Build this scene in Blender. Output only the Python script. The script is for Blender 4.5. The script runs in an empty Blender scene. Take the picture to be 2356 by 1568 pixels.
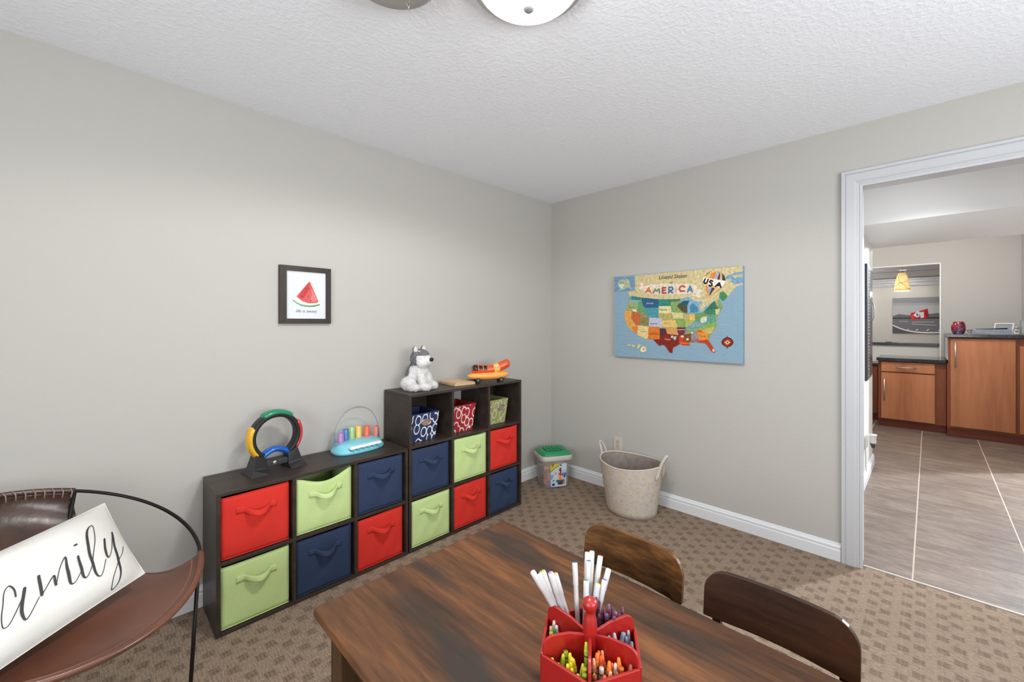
import bpy, bmesh, math, random
from mathutils import Vector, Matrix
PI = math.pi
random.seed(7)
SC = bpy.context.scene
COL = SC.collection

# ------------------------------------------------------------------ camera
cam_d = bpy.data.cameras.new('camera')
cam_d.sensor_width = 36.0
cam_d.lens = 966.0 / 2356.0 * 36.0
cam_d.shift_y = -40.0 / 2356.0
cam_d.clip_start = 0.02
cam = bpy.data.objects.new('camera', cam_d)
COL.objects.link(cam)
cam.location = (-2.978, -2.448, 1.335)
cam.rotation_euler = (PI / 2, 0, math.atan2(0.7046, 0.7096) - PI / 2)
SC.camera = cam

# ------------------------------------------------------------------ view, world, lights
SC.view_settings.view_transform = 'Standard'
SC.view_settings.look = 'None'
SC.view_settings.exposure = -0.41
SC.view_settings.gamma = 1.0
SC.view_settings.use_curve_mapping = False
w = bpy.data.worlds.new('world'); SC.world = w; w.use_nodes = True
w.node_tree.nodes['Background'].inputs[0].default_value = (0.75, 0.85, 1.0, 1)
w.node_tree.nodes['Background'].inputs[1].default_value = 0.6
SC.cycles.max_bounces = 10
SC.cycles.diffuse_bounces = 6
SC.cycles.transparent_max_bounces = 16
SC.cycles.sample_clamp_indirect = 6.0
SC.cycles.caustics_reflective = False
SC.cycles.caustics_refractive = False

def light(name, kind, loc, energy, color=(1, 1, 1), size=0.1, size_y=None, rot=(0, 0, 0), spot=None, blend=0.3):
    d = bpy.data.lights.new(name, kind)
    d.energy = energy; d.color = color
    if kind == 'AREA':
        d.shape = 'RECTANGLE'; d.size = size; d.size_y = size_y or size
    else:
        d.shadow_soft_size = size
    if spot:
        d.spot_size = math.radians(spot); d.spot_blend = blend
    o = bpy.data.objects.new(name, d); COL.objects.link(o)
    o.location = loc; o.rotation_euler = rot
    return o
DOME_E = 20.0
LAMP_W = 82.0
FILL_E = 96.0
HALL_E = 62.0
# added fill for walls and ceiling, set in two made-up windows behind the camera
light('room_fill', 'AREA', (-4.27, -2.3, 1.4), FILL_E * 0.55, (0.94, 0.98, 1.0), 1.0, 1.9, (0, -PI / 2 - 0.12, 0))
light('room_fill', 'AREA', (-2.15, -4.17, 1.4), FILL_E, (0.92, 0.97, 1.0), 1.9, 1.0, (PI / 2 + 0.55, 0, 0))
# the ceiling lamp's downward light, just under its dome
light('lamp_light', 'SPOT', (-2.015, -1.565, 2.285), LAMP_W, (1.0, 0.985, 0.965), 0.11, spot=172, blend=0.25)
# recessed cans of the passage
light('can_light', 'SPOT', (0.50, -2.445, 2.40), HALL_E, (1.0, 0.99, 1.0), 0.03, spot=122, blend=0.7)
light('can_light', 'SPOT', (0.50, -3.7, 2.40), HALL_E * 0.8, (1.0, 0.99, 1.0), 0.03, spot=122, blend=0.7)
# a lamp further along the passage, out of the frame: it throws the edge of light across the carpet
light('hall_lamp', 'POINT', (4.2, -4.37, 2.3), 1100, (0.84, 0.93, 1.0), 0.06)
light('can_light', 'POINT', (3.45, -2.6, 2.31), 48, (1.0, 0.98, 0.96), 0.06)  # added point fill for the bar room, no fixture above it
light('can_light', 'POINT', (3.45, -1.3, 2.31), 45, (1.0, 0.98, 0.96), 0.06)  # second added fill of the bar room, also without a fixture
light('can_light', 'SPOT', (6.28, -2.15, 2.17), 8, (1.0, 0.96, 0.9), 0.05, spot=160, blend=0.6)
light('pendant_light', 'POINT', (5.6, -2.163, 1.79), 13, (1.0, 0.95, 0.88), 0.04)
light('reflection_fill', 'POINT', (5.9, -1.2, 1.9), 22, (1.0, 0.98, 0.96), 0.05)  # added fill for the room behind the mirror opening, no fixture

# ------------------------------------------------------------------ materials
def lin(c):
    c = c / 255.0
    return c / 12.92 if c <= 0.04045 else ((c + 0.055) / 1.055) ** 2.4
def rgb(c): return (lin(c[0]), lin(c[1]), lin(c[2]), 1.0)
_M = {}
class NT:
    def __init__(s, m):
        m.use_nodes = True
        s.t = m.node_tree; s.n = s.t.nodes; s.b = s.n['Principled BSDF']
    def new(s, k, **kw):
        nd = s.n.new(k)
        for a, v in kw.items(): setattr(nd, a, v)
        return nd
    def link(s, a, b): s.t.links.new(a, b)
    def val(s, sock, v):
        if hasattr(v, 'links') or hasattr(v, 'is_linked'): s.link(v, sock)
        else: sock.default_value = v
    def math(s, op, a, b=0.0, c=0.0, clamp=False):
        nd = s.new('ShaderNodeMath', operation=op); nd.use_clamp = clamp
        s.val(nd.inputs[0], a); s.val(nd.inputs[1], b)
        if len(nd.inputs) > 2: s.val(nd.inputs[2], c)
        return nd.outputs[0]
    def coords(s, kind='Object', scale=(1, 1, 1), loc=None):
        tc = s.new('ShaderNodeTexCoord'); mp = s.new('ShaderNodeMapping')
        s.link(tc.outputs[kind], mp.inputs[0]); mp.inputs['Scale'].default_value = scale
        if loc is not None: s.val(mp.inputs['Location'], loc)
        return mp.outputs[0]
    def noise(s, vec, scale, detail=3.0, rough=0.5):
        nd = s.new('ShaderNodeTexNoise'); s.link(vec, nd.inputs['Vector'])
        nd.inputs['Scale'].default_value = scale; nd.inputs['Detail'].default_value = detail
        nd.inputs['Roughness'].default_value = rough
        return nd.outputs['Fac']
    def ramp(s, fac, stops):
        nd = s.new('ShaderNodeValToRGB'); s.link(fac, nd.inputs[0])
        e = nd.color_ramp.elements
        while len(e) < len(stops): e.new(0.5)
        for i, (p, c) in enumerate(stops):
            e[i].position = p; e[i].color = rgb(c)
        return nd.outputs[0]
    def mix(s, fac, a, b, mode='MIX'):
        nd = s.new('ShaderNodeMix', data_type='RGBA', blend_type=mode)
        s.val(nd.inputs[0], fac)
        for sock, v in ((nd.inputs[6], a), (nd.inputs[7], b)):
            if isinstance(v, tuple): sock.default_value = v
            else: s.link(v, sock)
        return nd.outputs[2]
    def bump(s, h, strength=0.3, dist=0.01):
        nd = s.new('ShaderNodeBump'); nd.inputs['Strength'].default_value = strength
        nd.inputs['Distance'].default_value = dist
        s.link(h, nd.inputs['Height']); s.link(nd.outputs[0], s.b.inputs['Normal'])
def mat(name, c, rough=0.5, metal=0.0, var=0.0, vs=8.0, bump=0.0, bs=60.0, bd=0.004, emit=0.0, spec=0.5, coat=0.0, scale=(1, 1, 1), sheen=0.0):
    if name in _M: return _M[name]
    m = bpy.data.materials.new(name); t = NT(m); b = t.b
    b.inputs['Base Color'].default_value = rgb(c)
    b.inputs['Roughness'].default_value = rough
    b.inputs['Metallic'].default_value = metal
    b.inputs['Specular IOR Level'].default_value = spec
    b.inputs['Coat Weight'].default_value = coat
    if sheen: b.inputs['Sheen Weight'].default_value = sheen
    if emit:
        b.inputs['Emission Color'].default_value = rgb(c)
        b.inputs['Emission Strength'].default_value = emit
    if var or bump:
        v = t.coords('Object', scale)
        if var:
            k = t.noise(v, vs, 4.0)
            lo = tuple(max(0, x * (1 - var)) for x in c); hi = tuple(min(255, x * (1 + var)) for x in c)
            t.link(t.ramp(k, [(0.3, lo), (0.7, hi)]), b.inputs['Base Color'])
        if bump:
            t.bump(t.noise(v, bs, 3.0), bump, bd)
    _M[name] = m
    return m
def wood(name, stops, axis, fine=18.0, rough=0.45, patches=None, bump=0.08, along=0.07, seed=0.0, coat=0.0):
    """grain that runs along one object axis"""
    if name in _M: return _M[name]
    m = bpy.data.materials.new(name); t = NT(m)
    sc = [1, 1, 1]; sc[axis] = along
    v = t.coords('Object', tuple(sc), (seed, seed * 1.7, seed * 0.6))
    big = t.noise(v, fine * 0.45, 5.0, 0.62)
    fin = t.noise(v, fine * 3.2, 4.0, 0.6)
    f = t.math('ADD', t.math('MULTIPLY', big, 0.68), t.math('MULTIPLY', fin, 0.32))
    col = t.ramp(f, stops)
    if patches:
        sc2 = [1, 1, 1]; sc2[axis] = 0.28
        pv = t.coords('Object', tuple(sc2), (seed + 3.1, 1.3, 0))
        pn = t.noise(pv, patches[1], 3.0, 0.5)
        pm = t.math('MULTIPLY', t.math('SUBTRACT', pn, patches[2]), 9.0, clamp=True)
        col = t.mix(t.math('MULTIPLY', pm, 0.8), col, rgb(patches[0]))
    t.link(col, t.b.inputs['Base Color'])
    t.b.inputs['Roughness'].default_value = rough
    t.b.inputs['Coat Weight'].default_value = coat
    t.b.inputs['Coat Roughness'].default_value = 0.2
    t.b.inputs['Specular IOR Level'].default_value = 0.32
    t.bump(fin, bump, 0.003)
    _M[name] = m
    return m

def carpet():
    m = bpy.data.materials.new('basket weave carpet'); t = NT(m)
    tc = t.new('ShaderNodeTexCoord'); sp = t.new('ShaderNodeSeparateXYZ')
    t.link(tc.outputs['Object'], sp.inputs[0])
    x, y = sp.outputs[0], sp.outputs[1]
    wob = t.noise(tc.outputs['Object'], 25.0, 2.0)
    xw = t.math('ADD', x, t.math('MULTIPLY', t.math('SUBTRACT', wob, 0.5), 0.010))
    u = t.math('FRACT', t.math('DIVIDE', t.math('ADD', y, 10.0 * 0.117 + 2.42 + 0.0236), 0.117))
    def col(center, xoff):
        du = t.math('ABSOLUTE', t.math('SUBTRACT', u, center))
        mu = t.math('MULTIPLY', t.math('SUBTRACT', 0.178, du), 22.0, clamp=True)
        v = t.math('FRACT', t.math('DIVIDE', t.math('ADD', xw, 20.0 * 0.096 + xoff), 0.096))
        dv = t.math('ABSOLUTE', t.math('SUBTRACT', v, 0.5))
        mv = t.math('MULTIPLY', t.math('SUBTRACT', 0.235, dv), 16.0, clamp=True)
        return t.math('MULTIPLY', mu, mv)
    blk = t.math('MAXIMUM', col(0.20, 0.475 + 0.048), col(0.605, 0.526 + 0.048))
    # yarn rows running along y
    rows = t.math('FRACT', t.math('MULTIPLY', xw, 1.0 / 0.0125))
    rowl = t.math('MULTIPLY', t.math('SUBTRACT', t.math('ABSOLUTE', t.math('SUBTRACT', rows, 0.5)), 0.32), 5.0, clamp=True)
    lines = t.math('FRACT', t.math('MULTIPLY', t.math('ADD', y, 5.0), 1.0 / 0.0585))
    linl = t.math('MULTIPLY', t.math('SUBTRACT', t.math('ABSOLUTE', t.math('SUBTRACT', lines, 0.5)), 0.44), 14.0, clamp=True)
    va = t.coords('Object', (9.0, 2.2, 1.0))
    n1 = t.noise(va, 22.0, 4.0, 0.7)
    n2 = t.noise(t.coords('Object'), 340.0, 2.0, 0.7)
    stripe = t.math('MULTIPLY', t.math('SUBTRACT', 0.36, t.math('ABSOLUTE', t.math('SUBTRACT', rows, 0.5))), 5.0, clamp=True)
    dash = t.math('MULTIPLY', t.math('SUBTRACT', t.noise(t.coords('Object', (6.5, 1.0, 1.0)), 30.0, 3.0, 0.6), 0.53), 9.0, clamp=True)
    blk = t.math('MULTIPLY', blk, t.math('ADD', 0.45, t.math('MULTIPLY', stripe, 0.55)))
    blk = t.math('MAXIMUM', blk, t.math('MULTIPLY', dash, 0.72))
    base = t.ramp(n1, [(0.30, (147, 127, 109)), (0.70, (187, 167, 148))])
    dark = t.ramp(n1, [(0.32, (80, 65, 54)), (0.68, (118, 100, 87))])
    c = t.mix(t.math('MULTIPLY', blk, 0.70), base, dark)
    c = t.mix(t.math('MULTIPLY', rowl, 0.25), c, rgb((92, 76, 62)))
    c = t.mix(t.math('MULTIPLY', linl, 0.22), c, rgb((190, 174, 154)))
    c = t.mix(0.55, c, t.ramp(n2, [(0.3, (120, 112, 104)), (0.7, (255, 252, 246))]), 'MULTIPLY')
    t.link(c, t.b.inputs['Base Color'])
    t.b.inputs['Roughness'].default_value = 0.95
    t.b.inputs['Specular IOR Level'].default_value = 0.15
    h = t.math('ADD', t.math('MULTIPLY', n2, 0.6), t.math('MULTIPLY', t.math('SUBTRACT', 1.0, rowl), 0.4))
    t.bump(h, 0.5, 0.004)
    return m

def tile_mat():
    m = bpy.data.materials.new('brown stone tile'); t = NT(m)
    oi = t.new('ShaderNodeObjectInfo')
    cv = t.new('ShaderNodeCombineXYZ')
    t.link(t.math('MULTIPLY', oi.outputs['Random'], 40.0), cv.inputs[0])
    t.link(t.math('MULTIPLY', oi.outputs['Random'], 17.0), cv.inputs[1])
    v = t.coords('Object', (5.0, 1.4, 1.0), cv.outputs[0])
    n1 = t.noise(v, 2.6, 6.0, 0.65); n2 = t.noise(v, 14.0, 4.0, 0.7)
    f = t.math('ADD', t.math('MULTIPLY', n1, 0.62), t.math('MULTIPLY', n2, 0.38))
    c = t.ramp(f, [(0.33, (78, 66, 58)), (0.5, (114, 98, 88)), (0.67, (150, 133, 121))])
    k = t.math('ADD', t.math('MULTIPLY', oi.outputs['Random'], 0.22), 0.84)
    hs = t.new('ShaderNodeHueSaturation'); t.link(c, hs.inputs['Color']); t.link(k, hs.inputs['Value'])
    t.link(hs.outputs[0], t.b.inputs['Base Color'])
    t.b.inputs['Roughness'].default_value = 0.42
    t.bump(n2, 0.08, 0.003)
    return m

def loops_mat(name, ground, line):
    """white looping outlines printed on a coloured ground"""
    m = bpy.data.materials.new(name); t = NT(m)
    tc = t.new('ShaderNodeTexCoord'); sp = t.new('ShaderNodeSeparateXYZ'); cb = t.new('ShaderNodeCombineXYZ')
    t.link(tc.outputs['Object'], sp.inputs[0])
    t.link(t.math('ADD', sp.outputs[0], t.math('MULTIPLY', sp.outputs[1], .9)), cb.inputs[0]); t.link(t.math('MULTIPLY', sp.outputs[2], .66), cb.inputs[1])
    vo = t.new('ShaderNodeTexVoronoi', voronoi_dimensions='2D'); t.link(cb.outputs[0], vo.inputs['Vector'])
    vo.inputs['Scale'].default_value = 23.0; vo.inputs['Randomness'].default_value = 0.75
    d = t.math('ABSOLUTE', t.math('SUBTRACT', vo.outputs['Distance'], 0.42))
    k = t.math('MULTIPLY', t.math('SUBTRACT', 0.075, d), 40.0, clamp=True)
    t.link(t.mix(k, rgb(ground), rgb(line)), t.b.inputs['Base Color'])
    t.b.inputs['Roughness'].default_value = 0.6
    return m

def mixmat(name, c, alpha, rough=0.3, fres=None, metal=0.0):
    """translucent plastic or clear glass shell: transparent mixed with a surface"""
    m = bpy.data.materials.new(name); t = NT(m)
    t.b.inputs['Base Color'].default_value = rgb(c); t.b.inputs['Roughness'].default_value = rough
    tr = t.new('ShaderNodeBsdfTransparent'); mx = t.new('ShaderNodeMixShader')
    out = t.n['Material Output']
    if fres:
        fr = t.new('ShaderNodeFresnel'); fr.inputs[0].default_value = fres
        t.link(t.math('ADD', t.math('POWER', fr.outputs[0], 4.0), alpha, clamp=True), mx.inputs[0])
    else: mx.inputs[0].default_value = alpha
    t.link(tr.outputs[0], mx.inputs[1]); t.link(t.b.outputs[0], mx.inputs[2])
    t.link(mx.outputs[0], out.inputs['Surface'])
    return m

# ------------------------------------------------------------------ mesh helpers
class MB:
    def __init__(s): s.v = []; s.f = []; s.m = []; s.s = []
    def add(s, vs, fs, m=0, smooth=False):
        o = len(s.v); s.v.extend([tuple(p) for p in vs])
        for f in fs:
            s.f.append([i + o for i in f]); s.m.append(m); s.s.append(smooth)
        return s
    def hexa(s, p, m=0):   # p: 4 bottom points (counter-clockwise), 4 top points
        return s.add(p, [(3, 2, 1, 0), (4, 5, 6, 7), (0, 1, 5, 4), (1, 2, 6, 5), (2, 3, 7, 6), (3, 0, 4, 7)], m)
    def box(s, x0, x1, y0, y1, z0, z1, m=0):
        x0, x1 = min(x0, x1), max(x0, x1); y0, y1 = min(y0, y1), max(y0, y1); z0, z1 = min(z0, z1), max(z0, z1)
        return s.hexa([(x0, y0, z0), (x1, y0, z0), (x1, y1, z0), (x0, y1, z0), (x0, y0, z1), (x1, y0, z1), (x1, y1, z1), (x0, y1, z1)], m)
    def tube(s, pts, r, n=8, m=0, closed=False, cap=True, flat=None):
        pts = [Vector(p) for p in pts]; N = len(pts)
        rs = r if isinstance(r, (list, tuple)) else [r] * N
        T = []
        for i in range(N):
            a = pts[(i - 1) % N] if (closed or i > 0) else pts[i]
            b = pts[(i + 1) % N] if (closed or i < N - 1) else pts[i]
            T.append((b - a).normalized())
        up = Vector((0, 0, 1)) if abs(T[0].z) < 0.9 else Vector((1, 0, 0))
        u = (up - T[0] * up.dot(T[0])).normalized()
        rings = []
        for i in range(N):
            u = (u - T[i] * u.dot(T[i]))
            u = u.normalized() if u.length > 1e-6 else T[i].orthogonal().normalized()
            w_ = T[i].cross(u)
            ru, rw = (rs[i], rs[i]) if flat is None else (rs[i] * flat[0], rs[i] * flat[1])
            rings.append([pts[i] + u * (ru * math.cos(2 * PI * k / n)) + w_ * (rw * math.sin(2 * PI * k / n)) for k in range(n)])
        vs = [p for q in rings for p in q]; fs = []
        for i in range(N if closed else N - 1):
            j = (i + 1) % N
            for k in range(n):
                fs.append((i * n + k, i * n + (k + 1) % n, j * n + (k + 1) % n, j * n + k))
        if not closed and cap:
            fs.append(tuple(range(n - 1, -1, -1))); fs.append(tuple((N - 1) * n + k for k in range(n)))
        return s.add(vs, fs, m, True)
    def lathe(s, prof, c=(0, 0, 0), n=32, m=0, ell=(1, 1), mtx=None, smooth=True):
        vs = []; fs = []
        for r, z in prof:
            for k in range(n):
                p = Vector((r * ell[0] * math.cos(2 * PI * k / n), r * ell[1] * math.sin(2 * PI * k / n), z))
                if mtx is not None: p = mtx @ p
                vs.append(p + Vector(c))
        for i in range(len(prof) - 1):
            for k in range(n):
                fs.append((i * n + k, i * n + (k + 1) % n, (i + 1) * n + (k + 1) % n, (i + 1) * n + k))
        return s.add(vs, fs, m, smooth)
    def rings(s, loops, m=0, smooth=True, cap0=True, cap1=True):   # list of equal-length closed loops
        n = len(loops[0]); vs = [p for l in loops for p in l]; fs = []
        for i in range(len(loops) - 1):
            for k in range(n):
                fs.append((i * n + k, i * n + (k + 1) % n, (i + 1) * n + (k + 1) % n, (i + 1) * n + k))
        if cap0: fs.append(tuple(range(n - 1, -1, -1)))
        if cap1: fs.append(tuple((len(loops) - 1) * n + k for k in range(n)))
        return s.add(vs, fs, m, smooth)
    def ell(s, c, r, rot=None, m=0, nu=16, nv=10):
        vs = []; fs = []
        for i in range(nv + 1):
            ph = PI * i / nv - PI / 2
            for k in range(nu):
                th = 2 * PI * k / nu
                p = Vector((r[0] * math.cos(ph) * math.cos(th), r[1] * math.cos(ph) * math.sin(th), r[2] * math.sin(ph)))
                if rot is not None: p = rot @ p
                vs.append(p + Vector(c))
        for i in range(nv):
            for k in range(nu):
                fs.append((i * nu + k, i * nu + (k + 1) % nu, (i + 1) * nu + (k + 1) % nu, (i + 1) * nu + k))
        return s.add(vs, fs, m, True)
    def grid(s, fn, nu, nv, m=0, smooth=True):
        vs = [fn(i / nu, j / nv) for j in range(nv + 1) for i in range(nu + 1)]
        fs = [(j * (nu + 1) + i, j * (nu + 1) + i + 1, (j + 1) * (nu + 1) + i + 1, (j + 1) * (nu + 1) + i) for j in range(nv) for i in range(nu)]
        return s.add(vs, fs, m, smooth)
    def prism(s, poly, fr, d0, d1, m=0):    # poly in 2-D, fr(a, b, depth) -> point
        n = len(poly)
        vs = [fr(a, b, d0) for a, b in poly] + [fr(a, b, d1) for a, b in poly]
        fs = [tuple(range(n - 1, -1, -1)), tuple(range(n, 2 * n))] + [(k, (k + 1) % n, n + (k + 1) % n, n + k) for k in range(n)]
        return s.add(vs, fs, m)
    def poly(s, pts, m=0): return s.add(pts, [tuple(range(len(pts)))], m)
    def ribbon(s, pts, fr, wd, m=0, depth=0.0):   # pen stroke on a surface; fr(a, b, depth) -> point
        pts = [(p[0], p[1], (p[2] if len(p) > 2 else 1.0) * wd / 2) for p in pts]
        st = 2.5e-5; q = 0
        for (a0, b0, w0), (a1, b1, w1) in zip(pts[:-1], pts[1:]):
            q += 1
            dx, dy = a1 - a0, b1 - b0; L = math.hypot(dx, dy) or 1e-9
            nx, ny = -dy / L, dx / L
            dd = depth + st * (q % 12)
            s.poly([fr(a0 + nx * w0, b0 + ny * w0, dd), fr(a0 - nx * w0, b0 - ny * w0, dd), fr(a1 - nx * w1, b1 - ny * w1, dd), fr(a1 + nx * w1, b1 + ny * w1, dd)], m)
        for j, (a, b, r) in enumerate(pts):
            s.poly([fr(a + r * math.cos(2 * PI * k / 8), b + r * math.sin(2 * PI * k / 8), depth + st * (12 + j % 12)) for k in range(8)], m)
        return s
    def text(s, body, size, fr, a0, b0, depth, m=0, shear=0.25, align='LEFT', space=1.0):
        cu = bpy.data.curves.new('t', 'FONT'); cu.body = body; cu.size = size; cu.shear = shear; cu.resolution_u = 3
        cu.align_x = align; cu.space_character = space
        ob = bpy.data.objects.new('t', cu); COL.objects.link(ob)
        me = bpy.data.meshes.new_from_object(ob)
        s.add([fr(a0 + v.co.x, b0 + v.co.y, depth) for v in me.vertices], [tuple(p.vertices) for p in me.polygons], m)
        bpy.data.objects.remove(ob); bpy.data.meshes.remove(me); bpy.data.curves.remove(cu)
        return s
    def build(s, name, mats, parent=None, bevel=0.0, seg=2, solid=0.0, sub=0):
        me = bpy.data.meshes.new(name)
        me.from_pydata([tuple(v) for v in s.v], [], s.f)
        if not isinstance(mats, (list, tuple)): mats = [mats]
        for q in mats: me.materials.append(q)
        me.polygons.foreach_set('material_index', s.m)
        me.polygons.foreach_set('use_smooth', s.s)
        me.update()
        o = bpy.data.objects.new(name, me); COL.objects.link(o)
        if parent is not None:
            o.parent = parent
            o.matrix_parent_inverse = Matrix.Translation(parent.location).inverted() if parent.type == 'EMPTY' else Matrix.Identity(4)
        if sub:
            k = o.modifiers.new('sub', 'SUBSURF'); k.levels = sub; k.render_levels = sub
        if solid:
            k = o.modifiers.new('solid', 'SOLIDIFY'); k.thickness = solid; k.offset = 0
        if bevel:
            k = o.modifiers.new('bevel', 'BEVEL'); k.width = bevel; k.segments = seg; k.limit_method = 'ANGLE'; k.angle_limit = math.radians(40)
        return o

def empty(name, loc, label, cat, group=None):
    o = bpy.data.objects.new(name, None); COL.objects.link(o); o.location = loc; o.empty_display_size = 0.05
    o['label'] = label; o['category'] = cat
    if group: o['group'] = group
    return o
def tag(o, label, cat, group=None):
    o['label'] = label; o['category'] = cat
    if group: o['group'] = group
    return o
def struct(o): o['kind'] = 'structure'; return o
def bx(name, m, x0, x1, y0, y1, z0, z1, parent=None, bevel=0.0):
    return MB().box(x0, x1, y0, y1, z0, z1).build(name, m, parent, bevel)
def rrect(hx, hy, r, n=5):
    out = []
    for cx, cy, a0 in ((hx - r, hy - r, 0), (-hx + r, hy - r, PI / 2), (-hx + r, -hy + r, PI), (hx - r, -hy + r, 1.5 * PI)):
        for k in range(n + 1):
            a = a0 + PI / 2 * k / n
            out.append((cx + r * math.cos(a), cy + r * math.sin(a)))
    return out
def dup(root, loc, rotz=None, label=None, group=None):
    r = root.copy(); COL.objects.link(r); r.location = loc
    if rotz is not None: r.rotation_euler = (0, 0, rotz)
    if label: r['label'] = label
    if group: r['group'] = group
    for ch in list(root.children):
        c = ch.copy(); COL.objects.link(c); c.parent = r
        for g in list(ch.children):
            d = g.copy(); COL.objects.link(d); d.parent = c
    return r

# shared materials
WALL = mat('wall paint', (185, 182, 176), 0.85, bump=0.22, bs=55, bd=0.003, spec=0.2)
WHITE = mat('white trim paint', (192, 193, 196), 0.4)
NICKEL = mat('brushed nickel', (188, 184, 180), 0.42, 0.9)
BLACKM = mat('black metal', (32, 28, 27), 0.4, 0.6)
BLACKP = mat('black plastic', (27, 26, 27), 0.42)
DARKW = wood('espresso laminate', [(0.36, (46, 38, 33)), (0.64, (68, 57, 50))], 0, 30, 0.40, bump=0.04)

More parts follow.
